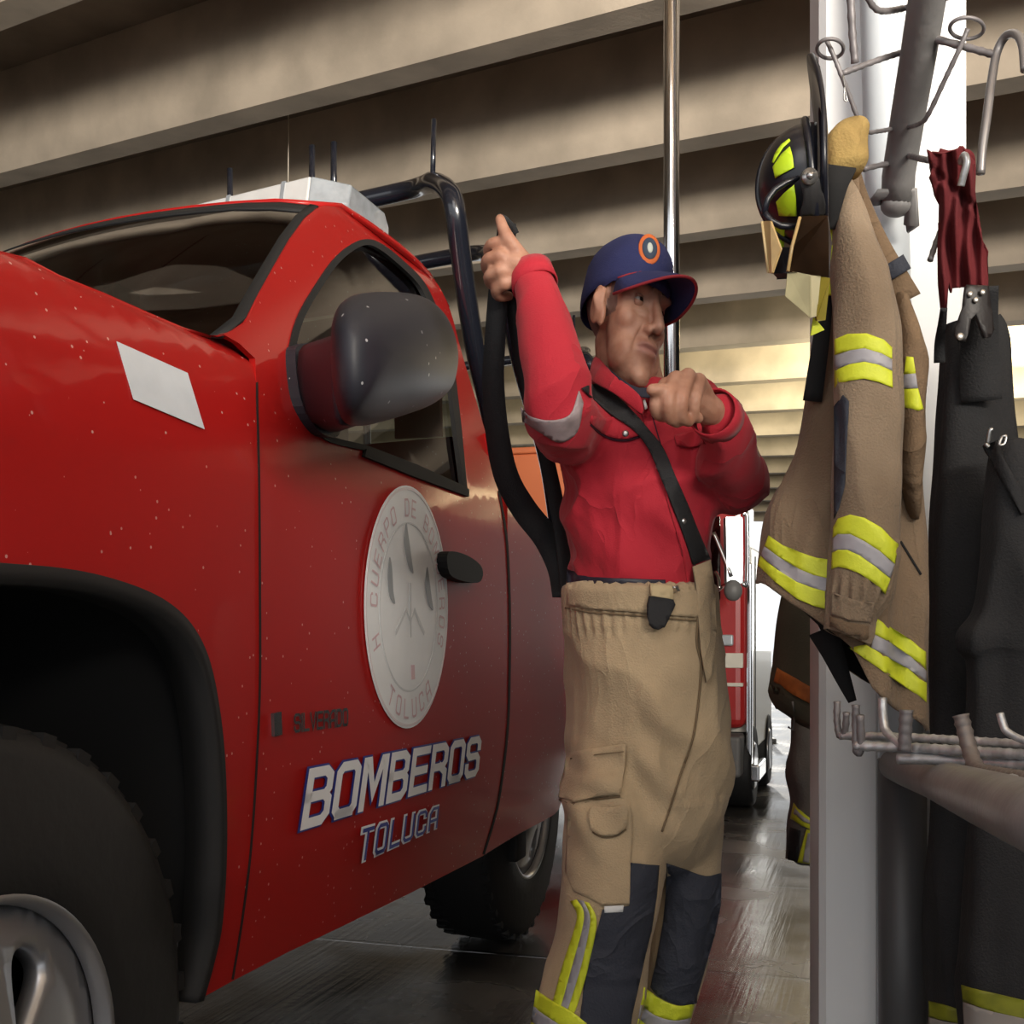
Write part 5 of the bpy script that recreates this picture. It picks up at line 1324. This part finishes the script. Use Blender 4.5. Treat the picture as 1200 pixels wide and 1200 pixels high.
cp('body_band', c8((110, 322), (180, 380), (260, 430), (330, 456), (410, 478), (402, 547), (330, 530), (260, 500), (170, 430), (98, 362)), mlime, CB, CBO)
cp('body_band', c8((578, 572), (650, 618), (730, 668), (795, 720), (797, 797), (730, 737), (650, 682), (566, 640)), mlime, CB, CBO)
cp('body_band_silver', c8((580, 646), (650, 682), (730, 737), (797, 797), (798, 848), (720, 788), (640, 742), (568, 702)), msilv, CB, CBO)
cp('body_band', c8((545, 690), (640, 742), (720, 788), (798, 848), (798, 930), (720, 872), (620, 802), (540, 747), (470, 700)), mlime, CB, CBO)
solid_ribbon('hem_lining', [(964, 738, 1.80), (976, 765, 1.79), (988, 795, 1.785), (999, 822, 1.785)], (34, 10), mlin, COAT, .005)
cp('pocket_seam', thick(cr2(c8((690, 262), (720, 310), (775, 400)), 4), 2.5), mlin, CB, CBO, lift=.002, th=.001)

# ------------------------------------------------------------------ fire helmet
def hx(*P): return [(880 + .2333 * x, 140 + .2333 * y) for x, y in P]
HEL = thing('fire_helmet', 'black fire helmet with lime patches and amber face shield hanging beside the tan coat', 'helmet', at(940, 340, 1.580))
mhel = mat('helmet_black', (0.010, 0.011, 0.018), rough=.3, spec=.5, var=.3, vscale=20)
hc = at(951, 222, 1.560); S_ = F / 1.560
hm_ = MB(); rings = []
for i in range(12):
    t = math.pi / 2 * i / 11
    r_ = math.sin(t); d_ = math.cos(t)
    rings.append([hc + Vector((-d_ * 62 / S_ + .0 * r_, math.cos(a) * .088 * r_, math.sin(a) * (72 if math.sin(a) > 0 else 66) / S_ * r_)) for a in [2 * math.pi * j / 48 for j in range(48)]])
rings = [[p for p in r] for r in rings[1:]]
rings.append([p + Vector((.006, 0, 0)) for p in rings[-1]])
hm_.loft(rings, caps=False); tip = hc + Vector((-62 / S_, 0, 0)); hm_.add([tip], []); n_ = len(hm_.v) - 1
for j in range(48): hm_.f.append((j, n_, (j + 1) % 48))
hsk = lambda p: Vector((p.x + .235 * (p.y - 1.560), p.y, p.z))
hm_.v = [hsk(p) for p in hm_.v]
hme = mesh_of(hm_); HB = bvh_of(hme)
SHELL = finish('shell', hme, mhel, HEL); SHELL.modifiers.new('solid', 'SOLIDIFY').thickness = .004
# ridges over the shell
for (yo, r_) in ((0, .004),):
    pth = []
    for i in range(-10, 11):
        t = i / 10 * 1.45; rr_ = math.sqrt(max(0, 1 - (yo / .088) ** 2))
        pth.append(hc + Vector((-math.cos(t) * 63 / S_ * rr_, yo, math.sin(t) * (73 if t > 0 else 67) / S_ * rr_)))
    MB().tube([hsk(p) for p in pth], r_, 8).build('ridge', mhel, SHELL)
band = [hc + Vector((-.002 - .008 * math.sin(a), math.cos(a) * .0905, math.sin(a) * 74 / S_)) for a in [2 * math.pi * j / 40 for j in range(40)]]
MB().tube([hsk(p) for p in band], .005, 8, closed=True).build('band', mhel, SHELL)
# brim: a broad plate seen almost edge-on, long at the back (top)
bp_ = []
for j in range(48):
    a = 2 * math.pi * j / 48; sa, ca_ = math.sin(a), math.cos(a)
    bp_.append((ca_ * (.105 if sa < .2 else .105 - .03 * (sa - .2)), sa * (.160 if sa > 0 else .085)))
def brim_pt(y, z, o): return at(962, 210, 1.560) + Vector((.006 - 1.1 * max(0, z - .02) ** 2 - .9 * y * y * .6 + o + .225 * y, y, z))
rows = [[brim_pt(y * k, z * k, 0) for (y, z) in bp_] for k in (1.0, .85, .62, .58)]
MB().loft(rows, False).build('brim', mhel, HEL, solid=.006, offset=0)
sd_ = cp('ear_plate', cr2(hx((245, 300), (262, 262), (300, 250), (345, 300), (375, 470), (300, 484), (245, 486), (262, 400)), 4, True), mat('helmet_grey', (.022, .021, .022), rough=.5), HB, HEL, lift=.012, th=.006, mj=.06)
b0 = at(948, 208, 1.465); MB().tube([b0, b0 + Vector((0, -.006, 0))], [.010, .010], 20).tube([b0 + Vector((0, -.006, 0)), b0 + Vector((0, -.010, 0))], [.0055, .005], 6).build('screw', mbt, sd_)
for P in (hx((104, 215), (122, 165), (150, 125), (192, 95), (196, 104), (160, 138), (135, 175), (112, 218)), hx((108, 238), (150, 175), (195, 134), (208, 180), (215, 240), (165, 268), (120, 295)),
          hx((125, 415), (165, 370), (216, 328), (226, 400), (230, 486), (180, 488), (140, 484), (133, 450)), hx((96, 515), (130, 540), (167, 555), (168, 600), (165, 640), (140, 642), (115, 590))):
    cp('lime_patch', P, mat('helmet_lime', (.55, .78, .02), rough=.45), HB, SHELL, lift=.004, th=.0015, mj=.05)
rim = [(66, 472), (84, 400), (120, 352), (180, 315), (250, 290)]
MB().tube([at(*p, 1.480) for p in hx(*rim)], .004, 8).build('visor_track', mhel, SHELL)
MB().tube([at(*p, 1.475) for p in hx((68, 470), (100, 510), (150, 535), (240, 542))], .0045, 8).build('lower_track', mhel, SHELL)
# face shield: amber, two facets, and the narrow front part with golden edge
msld = mat('shield_amber', (.020, .010, .005), rough=.12, spec=.6, coat=.5, var=.5, vscale=14)
mcl = mat('shield_clear', (.50, .45, .27), rough=.15, spec=.6, coat=.4, var=.2, vscale=16)
mgold = mat('shield_gold', (.52, .36, .16), rough=.35, var=.3, vscale=20)
def slab(name, pts, m, parent, th):
    """pts: (px,py,Y) loop -> a plate of thickness th"""
    v = [at(*p) for p in pts]; n = len(v); c_ = sum(v, Vector()) / n
    nn_ = Vector()
    for i in range(n): nn_ += (v[i] - c_).cross(v[(i + 1) % n] - c_)
    nn_.normalize()
    if nn_.dot(CAM - c_) < 0: nn_ = -nn_
    w_ = [p - nn_ * th for p in v]
    f = [tuple(range(n)), tuple(range(2 * n - 1, n - 1, -1))] + [(i, (i + 1) % n, n + (i + 1) % n, n + i) for i in range(n)]
    return mk(name, v + w_, f, m, parent, smooth=False, bevel=.0008)
hp_ = lambda x, y, Y: (880 + .2333 * x, 140 + .2333 * y, Y)
FS = slab('face_shield', [hp_(250, 490, 1.465), hp_(385, 485, 1.480), hp_(404, 620, 1.480), hp_(392, 790, 1.480), hp_(340, 786, 1.465), hp_(188, 762, 1.455), hp_(208, 640, 1.455)], msld, HEL, .003)
slab('shield_lower_facet', [hp_(188, 764, 1.458), hp_(298, 786, 1.458), hp_(300, 992, 1.480), hp_(176, 886, 1.470)], mcl, FS, .003)
slab('shield_side_facet', [hp_(298, 786, 1.458), hp_(348, 790, 1.468), hp_(330, 985, 1.490), hp_(300, 992, 1.480)], mat('shield_pale', (.62, .56, .36), rough=.2), FS, .003)
slab('shield_end', [hp_(348, 790, 1.470), hp_(395, 800, 1.480), hp_(372, 1005, 1.500), hp_(335, 1012, 1.500), hp_(330, 985, 1.490)], mat('shield_olive', (.25, .20, .03), rough=.3), FS, .003)
slab('shield_tip', [hp_(318, 1000, 1.510), hp_(365, 1055, 1.515), hp_(305, 1082, 1.515)], mlime, FS, .003)
slab('front_visor', [hp_(57, 515, 1.480), hp_(96, 512, 1.465), hp_(145, 650, 1.460), hp_(104, 770, 1.470), hp_(86, 768, 1.480)], mgold, HEL, .003)
MB().tube([at(*hp_(57, 513, 1.480)), at(*hp_(88, 770, 1.480))], .002, 8).build('visor_edge', mat('gold_edge', (.75, .58, .30), rough=.3), bpy.data.objects['front_visor'])
slab('chin_rest', [hp_(140, 645, 1.490), hp_(205, 645, 1.480), hp_(188, 768, 1.480), hp_(106, 772, 1.490)], mhel, HEL, .02)
MB().tube([at(*hp_(246, 492, 1.463)), at(*hp_(206, 640, 1.453)), at(*hp_(186, 762, 1.453))], .0022, 8).build('shield_edge', mgold, FS)
# ------------------------------------------------------------------ black trousers with red braces
RB = thing('bib_trousers', 'black fire trousers hanging by red braces and a leather yoke at the right', 'trousers', at(1150, 1300, 1.9))
mrb = mat('brace_red', (0.13, 0.010, 0.014), rough=.85, var=.2, vscale=12, bump=.2, bscale=350)
mbk = mat('trouser_black', (0.017, 0.017, 0.019), rough=.85, var=.2, vscale=6, bump=.3, bscale=300)
mlea = mat('leather_black', (0.020, 0.016, 0.016), rough=.5, bump=.1, bscale=120)
r6 = lambda *P: [(1080 + x / 6, 160 + y / 6) for x, y in P]
RO = r6((35, 90), (75, 112), (150, 120), (215, 100), (285, 64), (300, 75), (318, 112), (380, 180), (365, 205), (370, 300), (385, 450), (392, 600), (430, 730), (465, 820), (470, 1000), (472, 1060), (300, 1060), (218, 1068), (212, 1100), (195, 1012), (186, 1100), (176, 1290), (140, 1290), (112, 1000), (110, 760), (118, 600), (120, 480), (105, 440), (80, 350), (50, 290), (62, 262))
RH = r6((252, 280), (264, 266), (269, 330), (258, 384), (247, 330))
P, Fc = panel2d(RO, [RH], 2.5)
def ry(px, py):
    q = (px - 1080) * .42 + .5 * math.sin(py * .05)
    return 1.745 + (py - 175) * .0007 + .008 * math.sin(q) * min(1, (py - 160) / 25) + .006 * math.sin(px * .17 - py * .06) + .010 * max(0, 1 - abs(py - 205 - (px - 1100) * .9) / 9)
rv = [at(p.x, p.y, ry(p.x, p.y)) for p in P]
a, b_, c_ = (rv[i] for i in Fc[0][:3])
if (b_ - a).cross(c_ - a).dot(CAM - a) < 0: Fc = [tuple(reversed(q)) for q in Fc]
RBR = mk('braces', rv, Fc, mrb, RB, solid=.004, offset=-1)
ribbon('brace_back', [(1100, 180, 1.785), (1116, 184, 1.792), (1132, 182, 1.80), (1136, 196, 1.82), (1134, 240, 1.85), (1132, 290, 1.88)], (12, 16), mrb, RBR, .004)
# leather yoke
YK = c7((962, 118), (1055, 122), (1062, 185), (1078, 305), (1062, 335), (1040, 338), (1022, 290), (1004, 238), (982, 262), (970, 320), (958, 352), (925, 352), (908, 325), (925, 265), (948, 200))
P, Fc = panel2d(YK, (), 6)
yv = [at(p.x, p.y, 1.80 + .00002 * (p.x - 1140) ** 2) for p in P]
a, b_, c_ = (yv[i] for i in Fc[0][:3])
if (b_ - a).cross(c_ - a).dot(CAM - a) < 0: Fc = [tuple(reversed(q)) for q in Fc]
YOK = mk('leather_yoke', yv, Fc, mlea, RB, solid=.006, offset=-1)
for (x, y, r_) in ((978, 157, .0045), (1030, 150, .0045), (1002, 182, .0045), (937, 333, .006)):
    px, py = 860 + .28333 * x, 300 + .28333 * y; q = at(px, py, 1.796)
    MB().ell(q, (r_, r_ * .5, r_), n=14, m=8).build('rivet', mat('rivet_steel', (.55, .52, .48), rough=.3, metal=.8), YOK)
tk = rings_interp([(1132, 378, 1.925, 33, .03), (1133, 392, 1.925, 36, .035), (1135, 430, 1.925, 37.5, .045), (1136, 490, 1.925, 40, .050), (1142, 550, 1.925, 48, .052), (1152, 620, 1.925, 62, .056), (1162, 720, 1.925, 73, .058), (1168, 850, 1.925, 80, .058), (1171, 1000, 1.925, 81, .058), (1173, 1150, 1.925, 81, .058), (1173, 1260, 1.925, 81, .058)], 6)
t1 = mesh_of(MB().loft([ring(*q, n=56) for q in tk])); fold(t1, .022, (9, 9, 1.5), (20, 20, 3), 1.9); T1B = bvh_of(t1); T1 = finish('back_panel', t1, mbk, RB)
tk = rings_interp([(1182, 520, 1.785, 20, .03), (1188, 545, 1.785, 32, .04), (1196, 600, 1.785, 44, .05), (1200, 660, 1.78, 50, .055), (1200, 715, 1.78, 58, .06), (1194, 742, 1.78, 69, .062), (1196, 760, 1.78, 70, .06), (1202, 785, 1.78, 65, .055), (1206, 900, 1.785, 72, .06), (1210, 1050, 1.785, 82, .062), (1212, 1150, 1.785, 88, .062), (1212, 1262, 1.785, 90, .062)], 6)
t2 = mesh_of(MB().loft([ring(*q, n=56) for q in tk])); fold(t2, .018, (10, 10, 2.5), (22, 22, 5), 6.3); T2B = bvh_of(t2); T2 = finish('front_leg', t2, mbk, RB)
cp('side_strap', thick([(1160, 520), (1172, 545), (1190, 575), (1204, 600)], 15), mblkw, T2B, T2, lift=.012, th=.004)
def wire(name, pts, r_, m, parent, seg=8, n=5): return MB().tube(cr([at(*p) for p in pts], n), r_, seg).build(name, m, parent)
wire('buckle', [(1157, 521, 1.735), (1160, 505, 1.73), (1163, 503, 1.73)], .003, mbt, T2); wire('buckle', [(1155, 520, 1.735), (1159, 524, 1.733)], .003, mbt, T2)
wire('ring_buckle', [(1174, 512, 1.735), (1179, 511, 1.733), (1177, 520, 1.732), (1171, 521, 1.733), (1174, 512, 1.735)], .0022, mbt, T2)
mdl = mat('hem_olive_lime', (.24, .25, .015), rough=.6, var=.2, vscale=30); mpt = mat('hem_pale', (.30, .27, .25), rough=.7)
cp('hem_band', [(1126, 1154), (1165, 1164), (1215, 1176), (1215, 1197), (1165, 1186), (1128, 1174)], mdl, T2B, T2, lift=.005)
cp('hem_band_pale', [(1128, 1174), (1165, 1186), (1215, 1197), (1215, 1225), (1130, 1210)], mpt, T2B, T2, lift=.005)
cp('hem_band', [(1088, 1173), (1108, 1178), (1126, 1184), (1126, 1200), (1088, 1192)], mdl, T1B, T1, lift=.005)
cp('hem_band_pale', [(1088, 1192), (1126, 1200), (1126, 1222), (1088, 1215)], mpt, T1B, T1, lift=.005)

ribbon('bib_strap', [(1106, 362, 1.80), (1104, 380, 1.83), (1101, 402, 1.862), (1101, 425, 1.872)], (8, 13), mbk, RB, .004)
ribbon('bib_front', [(1150, 336, 1.815), (1148, 370, 1.84), (1148, 420, 1.862), (1150, 470, 1.868)], (38, 46), mbk, RB, .005)
# ------------------------------------------------------------------ gear racks: pipe arms with reinforcing-bar hooks
mpi = mat('rack_pipe_grey', (0.225, 0.22, 0.22), rough=.5, metal=.1, var=.2, vscale=8, bump=.1, bscale=60)
mrbar = mat('rack_bar', (0.20, 0.185, 0.19), rough=.45, metal=.2, var=.25, vscale=40)
mgal = mat('bar_galvanised', (0.58, 0.59, 0.61), rough=.38, metal=.6, var=.3, vscale=70)
def rebar(name, pts, r_, m, parent, seg=10, n=6, rib=True):
    P = cr([at(*p) for p in pts], n); out = [P[0]]
    for i in range(len(P) - 1):
        k = max(1, int((P[i + 1] - P[i]).length / .004))
        for j in range(1, k + 1): out.append(P[i].lerp(P[i + 1], j / k))
    R = [r_ * (1.16 if (i % 3 == 0 and rib) else 1.0) for i in range(len(out))]
    return MB().tube(out, R, seg).build(name, m, parent)
R1 = thing('gear_rack', 'upper grey pipe rack with wire loop hooks on the white pillar', 'rack', at(1045, 240, 2.0))
up_pts = [(1052, 236, 1.985), (1053, 205, 1.96), (1065, 130, 1.86), (1077, 60, 1.77), (1088, -10, 1.69), (1110, -150, 1.54)]
MB().tube([at(*p) for p in up_pts], .0265, 20).build('arm_pipe', mpi, R1)
MB().ell(at(1051, 240, 1.985), (.0265, .0265, .02), n=20).build('pipe_end', mpi, R1)
cl = MB().tube([at(*p) for p in ((1025, 238, 1.99), (1030, 228, 1.97), (1068, 226, 1.965), (1068, 264, 1.985), (1064, 264, 1.99))], .006, 8, flat=2.2).build('clamp', mpi, R1)
rebar('hook', [(1062, 60, 1.80), (1030, 70, 1.78), (987, 86, 1.76)], .0042, mrbar, R1)
rebar('hook', [(969, 48, 1.755), (978, 68, 1.757), (985, 86, 1.76), (996, 114, 1.775), (1006, 140, 1.79), (1016, 154, 1.81), (1028, 154, 1.84), (1046, 151, 1.88)], .0032, mrbar, R1)
def ringwire(name, cx_, cy_, a_, b_, Y, r_, parent, m=mrbar):
    return MB().tube([at(cx_ + a_ * math.cos(t), cy_ + b_ * math.sin(t), Y + .02 * math.sin(t)) for t in [2 * math.pi * i / 32 for i in range(32)]], r_, 8, closed=True).build(name, m, parent)
ringwire('loop', 973, 57, 15.5, 11.5, 1.755, .0028, R1)
rebar('hook', [(1052, 190, 1.94), (1034, 193, 1.92), (1012, 198, 1.90)], .0042, mrbar, R1)
rebar('hook', [(1086, 43, 1.74), (1120, 52, 1.72), (1150, 60, 1.70), (1167, 65, 1.69)], .0052, mrbar, R1)
ringwire('loop', 1133, 33, 20, 12.5, 1.70, .0028, R1)
rebar('hook', [(1134, 34, 1.70), (1124, 58, 1.71), (1106, 96, 1.74), (1090, 130, 1.77), (1080, 144, 1.80), (1064, 149, 1.86)], .0034, mrbar, R1)
rebar('hook', [(1149, 204, 1.66), (1151, 175, 1.66), (1156, 140, 1.665), (1162, 95, 1.68), (1168, 62, 1.69), (1178, 43, 1.68), (1190, 40, 1.66), (1198, 52, 1.64), (1201, 82, 1.62)], .0062, mat('bar_pale', (.25, .235, .235), rough=.4, metal=.5), R1, rib=False)
rebar('hook', [(1058, 180, 1.93), (1075, 185, 1.86), (1086, 187.4, 1.815), (1090, 188, 1.81)], .0045, mrbar, R1)
rebar('hook', [(1106, 262, 1.87), (1097, 284, 1.86), (1090, 305, 1.85)], .0042, mrbar, R1)
rebar('hook', [(1126, 190, 1.72), (1130, 182, 1.70), (1133, 190, 1.695), (1129, 206, 1.70), (1126, 218, 1.705)], .0052, mgal, R1, rib=False)
rebar('hook', [(996, -30, 1.62), (997, 0, 1.63), (999, 40, 1.64), (1002, 74, 1.65)], .005, mrbar, R1)
rebar('hook', [(1012, -14, 1.66), (1022, 6, 1.68), (1034, 13, 1.70), (1058, 10, 1.75), (1080, 4, 1.72)], .0042, mrbar, R1)
rebar('hook', [(1085, 4, 1.70), (1100, 0, 1.69), (1125, -8, 1.68)], .004, mrbar, R1)
wire('tie_wire', [(957, 66, 1.755), (955, 74, 1.70), (961, 79, 1.66), (955, 86, 1.62)], .0012, mbt, R1); wire('tie_wire', [(988, 88, 1.755), (991, 108, 1.75), (993, 118, 1.75), (989, 116, 1.75), (990, 100, 1.75)], .0012, mbt, R1)
R2 = thing('gear_rack', 'lower grey pipe rack with ribbed bars and bent hooks below the hanging gear', 'rack', at(1062, 905, 2.0))
low = [(1048, 896, 2.03), (1062, 903, 1.97), (1100, 915, 1.55), (1150, 934, 1.13), (1215, 958, .86), (1330, 1005, .62)]
MB().tube([at(*p) for p in low], .0265, 24).build('arm_pipe', mpi, R2)
wire('pipe_seam', [(1123, 902, 1.265), (1117, 920, 1.285), (1119, 938, 1.29), (1121, 946, 1.30)], .0008, mblk, R2)
rebar('cross_bar', [(985, 862, 1.56), (1060, 864, 1.50), (1130, 868, 1.44), (1225, 874, 1.36)], .0052, mgal, R2)
rebar('cross_bar', [(1002, 874, 1.50), (1060, 876, 1.46), (1130, 880, 1.40), (1225, 886, 1.32)], .0060, mgal, R2)
rebar('cross_bar', [(1052, 889, 1.46), (1100, 890, 1.43), (1140, 893, 1.40), (1225, 899, 1.32)], .0068, mgal, R2, rib=False)
rebar('hook', [(981, 822, 1.57), (981, 845, 1.565), (984, 862, 1.56), (990, 858, 1.555), (992, 835, 1.55)], .0042, mrbar, R2)
rebar('hook', [(1003, 826, 1.505), (1003, 850, 1.505), (1004, 880, 1.50), (1009, 876, 1.495), (1008, 838, 1.49)], .0048, mrbar, R2)
rebar('hook', [(1034, 818, 1.50), (1035, 838, 1.495), (1038, 856, 1.485), (1048, 866, 1.47), (1058, 874, 1.455)], .0056, mgal, R2, rib=False)
rebar('hook', [(1062, 832, 1.44), (1061, 855, 1.44), (1060, 880, 1.44)], .0075, mrbar, R2)
rebar('hook', [(1126, 838, 1.33), (1131, 858, 1.325), (1138, 884, 1.31), (1146, 902, 1.28), (1165, 908, 1.22), (1200, 914, 1.14), (1230, 920, 1.08)], .0082, mat('bar_taupe', (.20, .175, .165), rough=.5, metal=.3), R2)
rebar('hook', [(1172, 836, 1.36), (1176, 850, 1.355), (1181, 858, 1.35), (1200, 868, 1.335), (1230, 876, 1.31)], .0045, mgal, R2, rib=False)
wire('short_stub', [(1187, 912, 1.05), (1186, 926, 1.04), (1188, 940, 1.03)], .006, mgal, R2)

# ------------------------------------------------------------------ dark coat and trousers hung behind the pillar
DC = thing('fire_coat', 'dark olive fire coat with an orange band half hidden behind the white pillar', 'coat', at(950, 880, 2.75))
mol = mat('coat_olive', (0.105, 0.098, 0.066), rough=.9, var=.25, vscale=5, bump=.2, bscale=200)
kk = rings_interp([(958, 660, 2.75, 30, .06), (960, 700, 2.75, 45, .08), (962, 735, 2.75, 52, .10), (961, 790, 2.75, 54, .11), (958, 840, 2.75, 55, .11), (960, 858, 2.75, 50, .105)], 5)
dm = mesh_of(MB().loft([ring(*q, n=40, tilt=-.55 if q[1] > 830 else -.2) for q in kk])); fold(dm, .010, (8, 8, 3), (16, 16, 5), 2.9); DB = bvh_of(dm); DCO = finish('coat_body', dm, mol, DC)
cp('orange_band', c8((178, 785), (240, 820), (330, 872), (330, 942), (250, 900), (164, 842)), mat('band_orange', (.50, .15, .03), rough=.7, var=.4, vscale=20), DB, DCO, lift=.006)
cp('worn_mark', thick(c8((243, 925), (248, 1000), (246, 1045), (225, 1030)), 2.5), mat('mark_pale', (.35, .36, .36), rough=.6), DB, DCO, lift=.006)
DT = thing('fire_trousers', 'grey fire trousers with lime tape hanging under the dark olive coat', 'trousers', at(965, 1012, 3.06))
mgt = mat('trouser_grey', (0.15, 0.14, 0.13), rough=.9, var=.25, vscale=6, bump=.2, bscale=200)
kk = rings_interp([(968, 700, 3.06, 20, .04), (968, 760, 3.06, 36, .05), (968, 845, 3.06, 40, .06), (966, 880, 3.06, 38, .07), (964, 910, 3.06, 40, .08), (966, 940, 3.06, 37, .08), (963, 970, 3.06, 40, .085), (962, 1010, 3.06, 39, .08)], 5)
dt = mesh_of(MB().loft([ring(*q, n=40, tilt=-.1) for q in kk])); fold(dt, .010, (9, 9, 4), (18, 18, 8), 5.9); DTB = bvh_of(dt); DTO = finish('leg', dt, mgt, DT)
cp('lime_tape', c9((246, 285), (290, 330), (330, 360), (330, 400), (280, 380), (232, 350)), mlime, DTB, DTO, lift=.006); cp('silver_tape', c9((252, 305), (290, 345), (330, 368), (330, 380), (285, 362), (246, 330)), msilv, DTB, DTO, lift=.0085)
cp('lime_tape', c9((300, 395), (330, 400), (330, 540), (262, 532), (282, 460)), mlime, DTB, DTO, lift=.006); cp('silver_tape', c9((306, 410), (318, 412), (312, 535), (285, 530), (296, 460)), msilv, DTB, DTO, lift=.0085)
cp('cuff_dark', c9((232, 385), (275, 400), (262, 530), (222, 520), (222, 440)), mblkw, DTB, DTO, lift=.007)

# ------------------------------------------------------------------ far fire truck, seen past the man's elbow
FO = Vector((1.28, 6.45, 0)); FT = thing('fire_truck', 'distant red and white fire truck with a big chrome mirror behind the man', 'truck', FO, TH)
mfr = mat('far_red', (0.42, 0.02, 0.02), rough=.4, coat=.5); mfw = mat('far_white', (0.82, 0.80, 0.70), rough=.4, coat=.3); mfg = mat('far_grey', (.16, .16, .16), rough=.5); mfl = mat('mirror_glass', (.55, .62, .66), rough=.2, metal=.3)
def fb(u0, u1, w0, w1, z0, z1): return ((u0 + u1) / 2, (w0 + w1) / 2, (z0 + z1) / 2), (u1 - u0, w1 - w0, z1 - z0)
def fpart(name, m, *a, bevel=.02, parent=FT): return MB().box(*fb(*a)).build(name, m, parent, world=False, bevel=bevel, smooth=False)
fpart('cab', mfr, -.02, .5, .02, 1.25, .45, 1.72, bevel=.05)
fpart('body_panel', mfw, .1, 1.42, .0, 1.25, .30, 1.45)
fpart('white_stripe', mfw, -.03, .2, .03, 1.2, .78, .86, bevel=.004); fpart('white_stripe', mfw, -.03, .2, .03, 1.2, .68, .70, bevel=.003)
fpart('front_bumper', mfg, -.14, .12, .03, 1.25, .2, .42)
fpart('corner_trim', mch, .02, .09, -.012, .02, .25, 1.35, bevel=.01); fpart('windscreen', mglass, -.03, -.02, .15, 1.15, 1.15, 1.6, bevel=.003)
fpart('headlamp', mfl, -.05, 0, .08, .2, .9, .96, bevel=.01); fpart('door_edge', mblk, .32, .335, -.004, .004, .4, 1.4, bevel=.001); fpart('running_board', mch, .05, .45, -.05, .04, .16, .25, bevel=.01)
for (uc, w0_) in ((.22, .02), (1.16, .02)):
    rr_ = [[Vector((uc + q * math.cos(t), w0_ + a, .23 + q * math.sin(t))) for t in [2 * math.pi * j / 40 for j in range(40)]] for a, q in ((-.02, .13), (-.03, .21), (-.01, .23), (.16, .23), (.18, .13))]
    o = MB().loft(rr_).build('wheel', mty, FT, world=False)
    MB().loft([[Vector((uc + q * math.cos(t), w0_ + a, .23 + q * math.sin(t))) for t in [2 * math.pi * j / 24 for j in range(24)]] for a, q in ((-.022, .135), (-.035, .12), (-.03, .05))]).build('hub', mal, o, world=False)
fm = thing
def fslab(name, pts, m, th, parent): return slab(name, pts, m, parent, th)
MR = fslab('door_mirror', [(851, 606, 6.15), (870, 606, 6.15), (871, 684, 6.15), (852, 684, 6.15)], mfl, .08, FT)
wire('mirror_frame', [(870, 603, 6.12), (875.5, 606, 6.12), (875.5, 680, 6.12), (870, 684, 6.12)], .012, mch, MR); wire('mirror_brace', [(836, 624, 6.2), (845, 645, 6.18), (857, 676, 6.15)], .012, mch, MR)
wire('mirror_brace', [(838, 694, 6.3), (848, 687, 6.25), (858, 681, 6.15)], .012, mch, MR); wire('mirror_brace', [(838, 670, 6.3), (842, 678, 6.25), (843, 690, 6.2)], .010, mch, MR)
MB().ell(at(859, 692, 6.12), (.048, .04, .055)).build('round_mirror', mfg, MR)
RS = thing('stand', 'small dark red stand on the bright floor far behind the fire truck', 'stand', at(899, 869, 10.45))
g0 = at(899, 869, 10.45); g0.z = 0
mrs = mat('stand_red', (.22, .02, .035), rough=.5)
MB().box(g0 + Vector((0, 0, .34)), (.05, .08, .64)).build('post', mrs, RS, bevel=.008); MB().box(g0 + Vector((0, 0, .015)), (.13, .16, .03)).build('foot', mfg, RS, bevel=.005); MB().box(g0 + Vector((0, 0, .62)), (.09, .1, .05)).build('head', mfg, RS, bevel=.005)
